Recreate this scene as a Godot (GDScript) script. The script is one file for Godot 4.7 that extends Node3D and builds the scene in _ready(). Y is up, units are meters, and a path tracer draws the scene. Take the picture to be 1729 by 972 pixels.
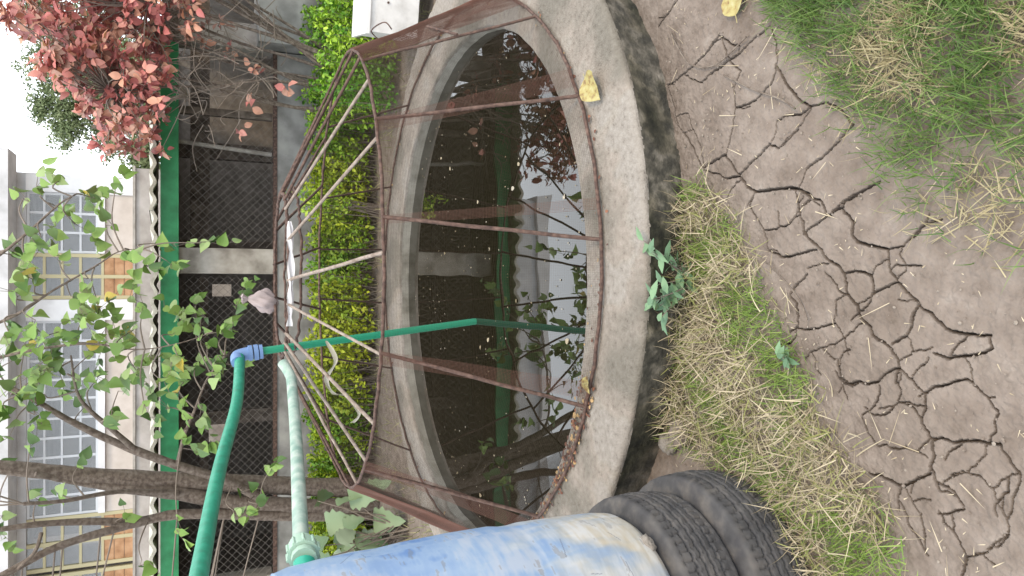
extends Node3D
# A round concrete pond under a rusty wire cage in a yard, seen with the camera held on its side.
# dry cracks in the mud, each a polyline of [x, distance in front of the camera]
const CRACKS := [[[0.229,1.444],[0.196,1.441],[0.167,1.426],[0.137,1.423],[0.102,1.384],[0.069,1.347],[0.055,1.318],[0.032,1.301],[-0.015,1.296],[-0.044,1.262],[-0.072,1.253],[-0.088,1.223],[-0.112,1.222],[-0.133,1.173],[-0.147,1.165],[-0.158,1.154],[-0.179,1.154],[-0.213,1.16]],
[[0.137,1.423],[0.16,1.374],[0.177,1.347],[0.196,1.302],[0.21,1.293],[0.225,1.247],[0.234,1.218],[0.246,1.198]],
[[0.31,1.66],[0.27,1.6],[0.265,1.511],[0.259,1.444],[0.23,1.402],[0.216,1.371],[0.177,1.351]],
[[0.27,1.6],[0.226,1.634]],
[[0.23,1.402],[0.206,1.43]],
[[0.188,1.302],[0.155,1.271],[0.124,1.271],[0.104,1.262],[0.094,1.224],[0.085,1.179]],
[[0.085,1.179],[0.088,1.141],[0.11,1.115],[0.129,1.094],[0.137,1.08],[0.146,1.05]],
[[0.085,1.179],[0.037,1.178],[0.013,1.157],[-0.027,1.112],[-0.036,1.102],[-0.062,1.12],[-0.081,1.123],[-0.105,1.136],[-0.128,1.165]],
[[0.074,1.149],[0.045,1.133]],
[[0.032,1.302],[0.038,1.265],[0.028,1.227],[0.008,1.22],[-0.016,1.222],[-0.007,1.195],[0.01,1.157]],
[[0.025,1.227],[0.047,1.212],[0.061,1.179]],
[[-0.016,1.222],[-0.026,1.236],[-0.044,1.262]],
[[-0.015,1.296],[-0.033,1.328],[-0.069,1.328]],
[[0.094,1.384],[0.085,1.43],[0.08,1.496],[0.099,1.551]],
[[0.17,1.466],[0.163,1.511],[0.158,1.567]],
[[0.036,1.416],[0.009,1.444],[-0.016,1.47],[-0.041,1.451],[-0.096,1.448],[-0.113,1.474]],
[[-0.081,1.247],[-0.103,1.271],[-0.119,1.296],[-0.139,1.328],[-0.148,1.367]],
[[-0.104,1.448],[-0.098,1.381],[-0.082,1.328]],
[[-0.105,1.136],[-0.118,1.125],[-0.141,1.12],[-0.157,1.149]],
[[-0.141,1.12],[-0.133,1.075],[-0.126,1.067]],
[[-0.137,1.067],[-0.147,1.032],[-0.142,1],[-0.132,0.956],[-0.118,0.941],[-0.094,0.947]],
[[-0.142,1],[-0.164,0.984],[-0.192,0.982]],
[[0.061,1.347],[0.047,1.416]],
[[-0.182,1.423],[-0.161,1.402],[-0.148,1.367],[-0.164,1.344]],
[[-0.179,1.157],[-0.195,1.193],[-0.214,1.21],[-0.224,1.258],[-0.228,1.288],[-0.217,1.31],[-0.192,1.32],[-0.172,1.323]],
[[-0.227,1.304],[-0.257,1.317]],
[[-0.179,1.157],[-0.208,1.16],[-0.228,1.147],[-0.252,1.152],[-0.255,1.087]],
[[-0.178,1.147],[-0.196,1.118],[-0.213,1.102],[-0.224,1.082],[-0.258,1.08],[-0.283,1.092]],
[[-0.224,1.082],[-0.209,1.067],[-0.193,1.029],[-0.188,1.001],[-0.194,0.981]],
[[-0.194,0.981],[-0.213,0.962],[-0.245,0.936],[-0.277,0.938],[-0.306,0.949]],
[[-0.218,0.955],[-0.216,0.936]],
[[-0.259,1.115],[-0.277,1.1],[-0.305,1.087],[-0.325,1.072],[-0.354,1.067],[-0.378,1.075],[-0.403,1.067],[-0.425,1.053]],
[[-0.325,1.072],[-0.309,1.046],[-0.314,1.024],[-0.304,0.975],[-0.303,0.957],[-0.3,0.928],[-0.318,0.916],[-0.348,0.892]],
[[-0.222,1.202],[-0.24,1.202],[-0.276,1.216],[-0.303,1.249]],
[[-0.277,1.205],[-0.266,1.166],[-0.255,1.152]],
[[-0.303,1.249],[-0.337,1.228],[-0.362,1.205],[-0.357,1.177]],
[[-0.35,1.128],[-0.352,1.102],[-0.358,1.077]],
[[-0.429,1.228],[-0.429,1.177],[-0.433,1.141],[-0.407,1.102],[-0.392,1.075]],
[[-0.435,1.141],[-0.464,1.152]],
[[-0.44,1.131],[-0.461,1.113],[-0.484,1.097]],
[[-0.411,1.053],[-0.411,1.034],[-0.426,1.015],[-0.445,1.001],[-0.463,1.029],[-0.473,1.058]],
[[-0.467,1.053],[-0.488,1.046],[-0.504,1.024],[-0.529,1.006],[-0.548,0.997],[-0.581,1.006]],
[[-0.543,0.997],[-0.531,0.979],[-0.516,0.953]],
[[-0.527,0.962],[-0.545,0.938]],
[[-0.327,0.957],[-0.356,0.975],[-0.374,0.997]],
[[-0.484,1.095],[-0.518,1.087],[-0.572,1.082]],
[[-0.465,1.027],[-0.489,1.02]],
[[-0.41,1.048],[-0.386,1.029]],
[[-0.363,0.912],[-0.395,0.941]],
[[-0.442,0.914],[-0.474,0.912]],
[[0.663,2.005],[0.673,1.909],[0.703,1.834],[0.75,1.755]],
[[0.857,2.096],[0.891,2.023],[0.923,1.953]],
[[0.63,1.834],[0.652,1.745],[0.672,1.662],[0.7,1.593],[0.709,1.548]],
[[0.738,1.736],[0.685,1.662]],
[[0.707,1.726],[0.652,1.698],[0.614,1.662]],
[[0.517,1.68],[0.52,1.601],[0.551,1.543],[0.586,1.524]],
[[0.445,1.524],[0.452,1.489],[0.441,1.437],[0.455,1.401],[0.453,1.346]],
[[0.452,1.401],[0.414,1.444]],
[[0.455,1.401],[0.485,1.437],[0.548,1.489],[0.602,1.52]],
[[0.198,1.314],[0.22,1.276],[0.233,1.233],[0.243,1.199]],
[[0.221,1.401],[0.207,1.429]],
[[0.232,1.401],[0.206,1.366]],
[[0.318,1.717],[0.324,1.671],[0.357,1.61],[0.391,1.548],[0.376,1.512]],
[[0.324,1.671],[0.366,1.703],[0.392,1.726],[0.365,1.824]],
[[0.324,1.671],[0.286,1.635],[0.269,1.597],[0.263,1.528],[0.262,1.466],[0.232,1.401]],
[[0.269,1.597],[0.23,1.627]],
[[0.305,1.415],[0.33,1.366],[0.358,1.32],[0.39,1.27]],
[[0.552,1.965],[0.545,1.898]],
[[0.494,1.931],[0.493,1.876]]]
# limbs of the leafy tree: [x, height, distance, radius]
const LIMBS := [[[-1.613,0.06,5.95,0.075],[-1.556,0.468,5.9,0.07],[-1.469,0.876,5.8,0.062],[-1.367,1.366,5.7,0.058],[-1.299,1.737,5.65,0.055],[-1.217,2.116,5.6,0.05],[-1.136,2.433,5.55,0.044],[-1.048,2.844,5.5,0.034]],
[[-1.733,0.071,5.9,0.06],[-1.694,0.477,5.85,0.055],[-1.602,0.839,5.75,0.05],[-1.532,1.17,5.7,0.048],[-1.425,1.48,5.65,0.046],[-1.353,1.772,5.62,0.036],[-1.267,2.082,5.6,0.025],[-1.176,2.298,5.5,0.015]],
[[-1.834,0.06,5.95,0.05],[-1.726,0.661,5.8,0.04],[-1.636,1.09,5.7,0.035],[-1.56,1.48,5.6,0.032],[-1.562,1.732,5.55,0.028],[-1.513,2.004,5.5,0.022],[-1.467,2.283,5.4,0.018],[-1.453,2.566,5.3,0.012]],
[[-1.563,1.661,5.55,0.026],[-1.579,1.994,5.4,0.024],[-1.611,2.205,5.3,0.022],[-1.683,2.4,5.2,0.02],[-1.727,2.579,5.1,0.012]],
[[-1.535,0.927,5.7,0.034],[-1.355,1.175,5.6,0.03],[-1.199,1.479,5.5,0.028],[-1.067,1.727,5.45,0.026],[-0.944,1.928,5.4,0.022],[-0.809,2.118,5.35,0.018],[-0.682,2.267,5.3,0.015],[-0.564,2.448,5.3,0.012],[-0.388,2.658,5.2,0.008]],
[[-1.067,1.727,5.45,0.02],[-0.894,1.853,5.3,0.016],[-0.741,1.974,5.2,0.012],[-0.616,2.026,5.1,0.008],[-0.395,2.044,5,0.005]],
[[-1.413,1.48,5.6,0.02],[-1.315,1.827,5.4,0.014],[-1.289,2.099,5.2,0.012],[-1.257,2.295,5.1,0.01]],
[[-1.498,2.236,5.3,0.012],[-1.572,2.252,5.2,0.01],[-1.664,2.341,5.2,0.008]],
[[0.053,2.557,5,0.009],[0.187,2.392,5,0.008],[0.323,2.242,4.95,0.007],[0.476,2.091,4.9,0.005],[0.53,2.018,4.9,0.003]],
[[-0.255,2.545,5.2,0.01],[-0.151,2.324,5.1,0.008],[-0.014,2.133,5,0.006],[0.126,1.923,5,0.005],[0.216,1.799,5,0.003],[0.236,1.672,5,0.002]],
[[-0.428,2.516,5.2,0.01],[-0.361,2.236,5.1,0.008],[-0.328,1.954,5,0.006],[-0.371,1.704,5,0.004],[-0.336,1.476,4.9,0.003],[-0.269,1.277,4.9,0.002]],
[[-1.199,1.479,5.5,0.014],[-0.984,1.443,5.3,0.01],[-0.78,1.373,5.2,0.008],[-0.581,1.305,5.1,0.006],[-0.426,1.204,5,0.004]]]
# leaf sprays of the leafy tree: [x, height, distance, fullness]
const SPRAYS := [[0.619,2.099,4.965,1],[0.519,2.173,4.872,1],[0.475,2.114,5.077,1],[0.545,2.333,5.331,0],[0.284,2.169,4.847,2],[0.374,2.023,5.081,2],[0.575,1.965,5.443,1],[0.629,1.841,5.36,1],[0.398,1.889,5.336,2],[0.155,2.257,4.955,1],[0.164,2.127,5.176,2],[-0.048,2.044,4.994,2],[0.055,1.946,4.921,2],[-0.046,2.286,4.874,1],[-0.182,2.213,4.95,2],[-0.278,2.163,5.449,2],[-0.202,2.025,5.38,2],[-0.279,1.908,5.365,2],[-0.414,2.338,5.36,2],[-0.454,2.125,4.935,2],[-0.536,2.016,5.017,2],[-0.615,2.348,5.239,2],[-0.423,1.985,5.312,2],[-0.091,1.944,5.398,2],[-0.285,1.76,5.416,2],[-0.392,1.789,4.861,1],[-0.165,1.682,5.224,2],[-0.523,1.718,5.27,2],[-0.424,1.606,5.154,2],[-0.548,1.573,4.924,2],[-0.295,1.511,5.132,2],[-0.404,1.476,4.863,2],[-0.634,1.443,5.454,2],[-0.294,1.37,5.406,2],[-0.38,1.303,5.183,2],[-0.276,1.239,5.01,1],[-0.197,1.333,5.436,1],[-0.299,1.147,5.4,1],[-0.534,1.37,5.418,2],[-1.087,1.37,5.394,1],[-0.959,1.426,5.156,1],[-0.766,1.34,5.09,1],[-0.772,1.547,5.219,2],[0.28,1.578,5.102,1],[0.164,1.535,4.913,1],[0.281,1.342,5.014,1],[-0.179,1.109,5.4,2],[-0.429,1.229,4.83,2],[-0.545,1.09,5.4,1],[0.197,2.378,5.238,1],[-0.249,2.349,4.996,2],[-0.754,2.248,5.174,1],[-0.808,2.359,5.13,2],[-0.937,2.256,5.04,1],[-0.677,1.834,5.498,1],[-0.723,1.654,4.937,1],[-0.623,2.19,5.089,1],[-0.747,1.826,4.942,1],[-1.275,0.896,5.4,2],[-1.41,1.051,5.4,1],[-1.523,1.128,5.4,1],[-1.493,0.974,5.4,1],[-1.443,1.477,5.024,1],[-1.142,2.061,5.412,0],[-1.497,1.781,5.481,0],[0.126,1.635,4.871,1],[0.193,1.743,4.843,1],[0.02,2.215,4.96,1],[-0.445,2.395,5.336,2],[-0.716,2.406,5.231,1],[-1.633,1.671,4.966,1],[-1.33,2.277,5.366,0],[-1.263,2.148,5.336,0],[-0.4,2.18,5.121,2],[-0.281,2.024,4.83,2],[-0.554,2.281,5.288,2],[-0.771,2.03,5.427,1],[-0.59,1.951,5.468,1]]
# outline of the dry grass along the pond wall: [x, distance]
const STRAW_BED := [[0.342,1.868],[0.273,1.749],[0.143,1.624],[0.01,1.566],[-0.115,1.479],[-0.23,1.399],[-0.388,1.29],[-0.498,1.176],[-0.631,1.132],[-0.728,1.089],[-0.891,1.479],[-0.751,1.522],[-0.618,1.5],[-0.513,1.589],[-0.499,1.845],[-0.485,1.965],[-0.221,2.013],[-0.027,1.98],[0.162,1.934],[0.272,1.903]]
# outline of the green turf: [x, distance]
const TURF := [[0.901,1.612],[0.731,1.5],[0.557,1.38],[0.429,1.273],[0.36,1.207],[0.219,1.161],[0.108,1.075],[0.007,1.022],[-0.087,0.961],[-0.174,0.903],[-0.254,0.84],[-0.213,0.719],[0.933,0.719],[1.594,1.685]]

var rng := RandomNumberGenerator.new()
var mats := {}

class MB:
	var v := PackedVector3Array()
	var n := PackedVector3Array()
	var c := PackedColorArray()
	var uv := PackedVector2Array()
	var ix := PackedInt32Array()
	func tri(a: Vector3, b: Vector3, d: Vector3, want: Vector3) -> void:
		var nn := (d - a).cross(b - a).normalized()
		var k := v.size()
		if nn.dot(want) < 0.0:
			nn = -nn
			v.append_array([a, d, b])
		else:
			v.append_array([a, b, d])
		n.append_array([nn, nn, nn])
		ix.append_array([k, k + 1, k + 2])
	func quad(a: Vector3, b: Vector3, d: Vector3, e: Vector3, want: Vector3) -> void:
		var nn := (d - a).cross(b - a).normalized()
		var k := v.size()
		if nn.dot(want) < 0.0:
			nn = -nn
			v.append_array([a, e, d, b])
		else:
			v.append_array([a, b, d, e])
		n.append_array([nn, nn, nn, nn])
		ix.append_array([k, k + 1, k + 2, k, k + 2, k + 3])
	func box(t: Transform3D, s: Vector3) -> void:
		var h := s * 0.5
		for axis in 3:
			for sg in [-1.0, 1.0]:
				var d := Vector3.ZERO
				d[axis] = sg
				var a1 := (axis + 1) % 3
				var a2 := (axis + 2) % 3
				var p := []
				for q in [[-1, -1], [1, -1], [1, 1], [-1, 1]]:
					var w := Vector3.ZERO
					w[axis] = sg * h[axis]
					w[a1] = q[0] * h[a1]
					w[a2] = q[1] * h[a2]
					p.append(t * w)
				quad(p[0], p[1], p[2], p[3], t.basis * d)
	func bx(x0: float, x1: float, y0: float, y1: float, d0: float, d1: float) -> void:   # from x0 to x1, y0 to y1, at distances d0 to d1
		box(Transform3D(Basis(), Vector3((x0 + x1) / 2, (y0 + y1) / 2, -(d0 + d1) / 2)), Vector3(x1 - x0, y1 - y0, d1 - d0))
	func grid(rows: Array, closed := false, flip := false) -> void:      # smooth sheet; rows of equal length
		var k0 := v.size()
		var m: int = rows[0].size()
		var nr := rows.size()
		var acc := PackedVector3Array()
		for r in rows:
			v.append_array(r)
		acc.resize(nr * m)
		var cols := m if closed else m - 1
		for r in nr - 1:
			for i in cols:
				var j := (i + 1) % m
				var ia := r * m + i
				var ib := r * m + j
				var ic := (r + 1) * m + j
				var id := (r + 1) * m + i
				var a: Vector3 = v[k0 + ia]
				var nn := (v[k0 + ic] - a).cross(v[k0 + id] - v[k0 + ib])
				nn = -nn if not flip else nn
				acc[ia] += nn
				acc[ib] += nn
				acc[ic] += nn
				acc[id] += nn
				if flip:
					ix.append_array([k0 + ia, k0 + ic, k0 + id, k0 + ia, k0 + ib, k0 + ic])
				else:
					ix.append_array([k0 + ia, k0 + id, k0 + ic, k0 + ia, k0 + ic, k0 + ib])
		for i in acc.size():
			acc[i] = -acc[i].normalized()
		n.append_array(acc)
	func tube(pts: Array, rad, sides := 8, caps := true) -> void:
		var rows := []
		var nrm := Vector3.ZERO
		for i in pts.size():
			var p: Vector3 = pts[i]
			var t: Vector3 = (pts[mini(i + 1, pts.size() - 1)] - pts[maxi(i - 1, 0)]).normalized()
			if i == 0:
				nrm = t.cross(Vector3.UP if absf(t.y) < 0.9 else Vector3.RIGHT).normalized()
			else:
				nrm = (nrm - t * nrm.dot(t)).normalized()
			var b := t.cross(nrm)
			var r: float = rad[i] if rad is Array else rad
			var row := PackedVector3Array()
			for s in sides:
				var a := TAU * s / sides
				row.append(p + (nrm * cos(a) + b * sin(a)) * r)
			rows.append(row)
		grid(rows, true)
		if caps:
			for e in [0, rows.size() - 1]:
				var w: Vector3 = (pts[0] - pts[1]) if e == 0 else (pts[-1] - pts[-2])
				for s in sides:
					tri(pts[e], rows[e][s], rows[e][(s + 1) % sides], w)
	func lathe(prof: Array, segs: int, at := Vector3.ZERO) -> void:
		var rows := []
		for p in prof:
			var row := PackedVector3Array()
			for s in segs:
				var a := TAU * s / segs
				row.append(at + Vector3(p[0] * cos(a), p[1], -p[0] * sin(a)))
			rows.append(row)
		grid(rows, true)
	func mesh(mat: Material) -> ArrayMesh:
		var arr := []
		arr.resize(Mesh.ARRAY_MAX)
		arr[Mesh.ARRAY_VERTEX] = v
		arr[Mesh.ARRAY_NORMAL] = n
		if c.size() == v.size():
			arr[Mesh.ARRAY_COLOR] = c
		if uv.size() == v.size():
			arr[Mesh.ARRAY_TEX_UV] = uv
		arr[Mesh.ARRAY_INDEX] = ix
		var me := ArrayMesh.new()
		me.add_surface_from_arrays(Mesh.PRIMITIVE_TRIANGLES, arr)
		me.surface_set_material(0, mat)
		return me

# ---------------------------------------------------------------- materials
func flat(r: float, g: float, b: float, rough := 0.85, metal := 0.0) -> StandardMaterial3D:
	var m := StandardMaterial3D.new()
	m.albedo_color = Color(r, g, b).linear_to_srgb()
	m.roughness = rough
	m.metallic = metal
	return m

func noise(freq: float, seed_: int, oct := 5, kind := FastNoiseLite.TYPE_SIMPLEX_SMOOTH) -> FastNoiseLite:
	var f := FastNoiseLite.new()
	f.noise_type = kind
	f.frequency = freq
	f.seed = seed_
	f.fractal_octaves = oct
	f.fractal_gain = 0.55
	return f

# A weathered surface: colours (linear) laid over fractal noise, per metre; relief in centimetres.
func weathered(cols: Array, stops: Array, per_m: float, seed_: int, rough := 0.9, relief := 0.2, freq := 0.008, oct := 6) -> StandardMaterial3D:
	var m := StandardMaterial3D.new()
	var g := Gradient.new()
	var pc := PackedColorArray()
	for q in cols:
		pc.append(Color(q[0], q[1], q[2]).linear_to_srgb())
	g.offsets = PackedFloat32Array(stops)
	g.colors = pc
	var t := NoiseTexture2D.new()
	t.width = 512
	t.height = 512
	t.seamless = true
	t.noise = noise(freq, seed_, oct)
	t.color_ramp = g
	m.albedo_texture = t
	m.vertex_color_use_as_albedo = true
	m.uv1_triplanar = true
	m.uv1_world_triplanar = true
	m.uv1_scale = Vector3.ONE * per_m
	m.roughness = rough
	if relief > 0.0:
		var h := NoiseTexture2D.new()
		h.width = 512
		h.height = 512
		h.seamless = true
		h.noise = noise(freq * 3.0, seed_ + 7, 5)
		m.heightmap_enabled = true
		m.heightmap_texture = h
		m.heightmap_scale = relief
	return m

func stain(mb: MB, seed_: int, freq: float, lo: Color, hi: Color, sharp := 1.6) -> void:     # coarse patches as vertex colours
	var f := noise(freq, seed_, 4)
	mb.c.resize(mb.v.size())
	for i in mb.v.size():
		mb.c[i] = lo.lerp(hi, clampf(0.5 + sharp * f.get_noise_3dv(mb.v[i]), 0.0, 1.0))

func leafy(r: float, g: float, b: float, back := 0.35) -> StandardMaterial3D:
	var m := flat(r, g, b, 0.55)
	m.backlight_enabled = true
	m.backlight = Color(back, back, back * 0.6)
	return m

func tinted(rough := 0.6, back := 0.35) -> StandardMaterial3D:       # takes the colour of each copy
	var m := flat(1, 1, 1, rough)
	m.vertex_color_use_as_albedo = true
	if back > 0.0:
		m.backlight_enabled = true
		m.backlight = Color(back, back, back)
	return m

# ---------------------------------------------------------------- nodes
func tag(o: Node, label: String, category: String, group := "") -> Node:
	o.set_meta("label", label)
	o.set_meta("category", category)
	if group:
		o.set_meta("group", group)
	return o

func thing(called: String, at: Vector3, label: String, category: String, group := "") -> Node3D:
	var o := Node3D.new()
	o.name = called
	o.position = at
	add_child(o, true)
	tag(o, label, category, group)
	return o

func part(parent: Node3D, called: String, mb: MB, mat: Material) -> MeshInstance3D:   # mb is in world places
	var o := MeshInstance3D.new()
	o.name = called
	o.mesh = mb.mesh(mat)
	parent.add_child(o, true)
	if parent != self and parent.get_parent() == self:
		o.position = -parent.position
	return o

func inst(parent: Node3D, called: String, me: Mesh, t: Transform3D) -> MeshInstance3D:   # a shared mesh at a world place
	var o := MeshInstance3D.new()
	o.name = called
	o.mesh = me
	parent.add_child(o, true)
	if parent != self:
		t.origin -= parent.position
	o.transform = t
	return o

func setting(called: String, mb: MB, mat: Material) -> MeshInstance3D:
	var o := part(self, called, mb, mat)
	o.set_meta("kind", "structure")
	return o

func scatter(parent: Node3D, called: String, me: Mesh, ts: Array, cs: Array) -> MultiMeshInstance3D:
	var mm := MultiMesh.new()
	mm.transform_format = MultiMesh.TRANSFORM_3D
	mm.use_colors = true
	mm.mesh = me
	mm.instance_count = ts.size()
	var off: Vector3 = parent.position if parent != self else Vector3.ZERO
	for i in ts.size():
		var t: Transform3D = ts[i]
		t.origin -= off
		mm.set_instance_transform(i, t)
		mm.set_instance_color(i, cs[i])
	var o := MultiMeshInstance3D.new()
	o.name = called
	o.multimesh = mm
	o.set_meta("kind", "stuff")
	parent.add_child(o, true)
	return o

func ru(a: float, b: float) -> float:
	return rng.randf_range(a, b)

func rdir() -> Vector3:
	var z := ru(-1, 1)
	var a := ru(0, TAU)
	var s := sqrt(1 - z * z)
	return Vector3(s * cos(a), z, s * sin(a))

# a basis whose y runs along d and whose z leans to up_
func facing(d: Vector3, up_: Vector3, s: float) -> Basis:
	var y := d.normalized()
	var x := y.cross(up_)
	if x.length() < 0.01:
		x = y.cross(Vector3.RIGHT)
	x = x.normalized()
	return Basis(x, y, x.cross(y)).scaled(Vector3.ONE * s) if false else Basis(x * s, y * s, x.cross(y) * s)

# leaf lying along +y, face to +z; outline is [along, half width]
func leaf_shape(outline: Array, fold: float, bend: float, mat: Material, wave := 0.0) -> ArrayMesh:
	var mb := MB.new()
	var rows := []
	for o in outline:
		var t: float = o[0]
		var w: float = o[1]
		var z := -bend * t * t
		var e := fold * w + wave * sin(t * 14.0) * w
		rows.append(PackedVector3Array([Vector3(-w, t, z + e), Vector3(-w * 0.5, t, z + e * 0.4), Vector3(0, t, z), Vector3(w * 0.5, t, z + e * 0.35), Vector3(w, t, z + e * 0.8)]))
	mb.grid(rows)
	return mb.mesh(mat)

func bar(a: Vector3, b: Vector3, r: float, sides := 6, kink := 0.0) -> MB:
	var mb := MB.new()
	var pts := []
	var k := 5 if kink > 0.0 else 1
	for i in k + 1:
		var p := a.lerp(b, float(i) / k)
		if i > 0 and i < k:
			p += rdir() * kink
		pts.append(p)
	mb.tube(pts, r, sides)
	return mb

func smooth_path(pts: Array, steps := 6) -> Array:      # Catmull-Rom through the points
	var out := []
	for i in pts.size() - 1:
		var p0: Vector3 = pts[maxi(i - 1, 0)]
		var p1: Vector3 = pts[i]
		var p2: Vector3 = pts[i + 1]
		var p3: Vector3 = pts[mini(i + 2, pts.size() - 1)]
		for s in steps:
			out.append(p1.cubic_interpolate(p2, p0, p3, float(s) / steps))
	out.append(pts[-1])
	return out

func V(x: float, y: float, d: float) -> Vector3:        # d metres in front of the camera's foot
	return Vector3(x, y, -d)

func _ready() -> void:
	rng.seed = 20
	# ---- camera, held on its side: the picture's left is up
	var cam := Camera3D.new()
	cam.name = "camera"
	var p := deg_to_rad(24.0)
	var upward := Vector3(0, cos(p), -sin(p))
	var back := Vector3(0, sin(p), cos(p))
	cam.transform = Transform3D(Basis(-upward, Vector3.RIGHT, back), Vector3(0, 1.45, 0))
	cam.fov = rad_to_deg(2.0 * atan(486.0 / 1250.0))
	cam.near = 0.05
	cam.far = 400.0
	add_child(cam)
	cam.current = true
	# ---- sky: bright thin cloud
	var env := Environment.new()
	env.background_mode = Environment.BG_SKY
	var sm := ProceduralSkyMaterial.new()
	sm.sky_top_color = Color(0.90, 0.92, 0.94)
	sm.sky_horizon_color = Color(0.95, 0.97, 1.0)
	sm.sky_curve = 0.25
	sm.ground_bottom_color = Color(0.36, 0.33, 0.30)
	sm.ground_horizon_color = Color(0.6, 0.6, 0.6)
	sm.energy_multiplier = 2.1
	sm.sun_angle_max = 1.0
	var sky := Sky.new()
	sky.sky_material = sm
	env.sky = sky
	env.tonemap_mode = Environment.TONE_MAPPER_LINEAR
	env.tonemap_exposure = 1.33
	env.sdfgi_enabled = true
	env.ssao_enabled = true
	env.ssil_enabled = true
	var we := WorldEnvironment.new()
	we.name = "world"
	we.environment = env
	add_child(we)
	var sun := DirectionalLight3D.new()
	sun.name = "sun"
	sun.light_energy = 0.40
	sun.light_color = Color(1.0, 0.90, 0.76)
	sun.light_angular_distance = 14.0
	sun.shadow_enabled = true
	sun.transform = Transform3D(Basis.looking_at(Vector3(-0.30, -1.0, -0.55), Vector3.UP), Vector3(0, 8, 0))
	add_child(sun)

	make_materials()
	make_ground()
	make_pond()
	make_shed()
	make_building()
	make_boundary_wall()
	make_far_trees()
	make_cage()
	make_drum_and_tyres()
	make_pipes()
	make_hedge()
	make_leafy_tree()
	make_red_shrub()
	make_broadleaf_plants()
	make_white_box()
	make_grass()
	make_small_things()

func make_materials() -> void:
	mats.soil = weathered([[0.12, 0.094, 0.075], [0.175, 0.142, 0.119], [0.2, 0.165, 0.14], [0.228, 0.19, 0.163], [0.285, 0.248, 0.217]], [0.0, 0.3, 0.5, 0.72, 1.0], 1.3, 3, 0.95, 0.5, 0.016, 7)
	mats.rim = weathered([[0.12, 0.105, 0.09], [0.235, 0.21, 0.184], [0.27, 0.245, 0.217], [0.298, 0.272, 0.243], [0.36, 0.335, 0.305]], [0.0, 0.22, 0.5, 0.76, 1.0], 2.2, 11, 0.92, 0.4, 0.03, 7)
	mats.wall_moss = weathered([[0.02, 0.02, 0.017], [0.045, 0.043, 0.035], [0.085, 0.078, 0.062], [0.16, 0.145, 0.12], [0.26, 0.235, 0.20]], [0.0, 0.36, 0.52, 0.70, 1.0], 1.5, 21, 0.95, 0.5, 0.018, 7)
	mats.inner = weathered([[0.10, 0.095, 0.075], [0.19, 0.18, 0.15], [0.26, 0.25, 0.215], [0.33, 0.32, 0.28]], [0.0, 0.4, 0.6, 1.0], 1.2, 31, 0.9, 0.15, 0.008, 6)
	mats.rust = weathered([[0.03, 0.02, 0.017], [0.075, 0.044, 0.035], [0.12, 0.072, 0.056], [0.19, 0.13, 0.105]], [0.0, 0.4, 0.6, 1.0], 6.0, 41, 0.85, 0.05, 0.012, 5)
	mats.mesh_wire = flat(0.055, 0.036, 0.024, 0.9)
	mats.lap_wire = flat(0.14, 0.068, 0.05, 0.9)
	mats.lit_bar = weathered([[0.16, 0.12, 0.095], [0.27, 0.22, 0.185], [0.36, 0.31, 0.27]], [0.2, 0.5, 0.8], 6.0, 43, 0.8, 0.0, 0.012, 4)  # rusty bars as they look in the light, brightness put into the colour
	mats.plaster = weathered([[0.15, 0.145, 0.135], [0.25, 0.245, 0.235], [0.32, 0.315, 0.30], [0.40, 0.39, 0.37]], [0.0, 0.4, 0.6, 1.0], 0.8, 51, 0.93, 0.15, 0.007, 7)
	mats.column = weathered([[0.22, 0.20, 0.175], [0.36, 0.335, 0.30], [0.47, 0.445, 0.41]], [0.1, 0.5, 0.9], 1.0, 53, 0.93, 0.1, 0.008, 6)
	mats.old_wood = weathered([[0.06, 0.045, 0.035], [0.13, 0.105, 0.085], [0.22, 0.185, 0.155]], [0.1, 0.5, 0.9], 1.5, 57, 0.9, 0.1, 0.01, 5)
	mats.dark_wall = weathered([[0.16, 0.14, 0.12], [0.23, 0.205, 0.18], [0.31, 0.28, 0.25]], [0.1, 0.5, 0.9], 1.0, 59, 0.95, 0.0, 0.01, 5)
	mats.bark = weathered([[0.06, 0.045, 0.035], [0.13, 0.10, 0.08], [0.20, 0.165, 0.135], [0.28, 0.24, 0.20]], [0.0, 0.4, 0.62, 1.0], 4.0, 61, 0.92, 0.4, 0.012, 6)
	mats.twig = flat(0.21, 0.175, 0.145, 0.9)
	mats.straw = flat(0.42, 0.34, 0.19, 0.85)
	mats.green_pipe = weathered([[0.03, 0.17, 0.11], [0.014, 0.25, 0.155], [0.02, 0.30, 0.19], [0.12, 0.32, 0.24]], [0.0, 0.35, 0.6, 1.0], 2.5, 145, 0.45, 0.0, 0.015, 5)
	mats.white = flat(0.72, 0.72, 0.71, 0.6)

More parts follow.
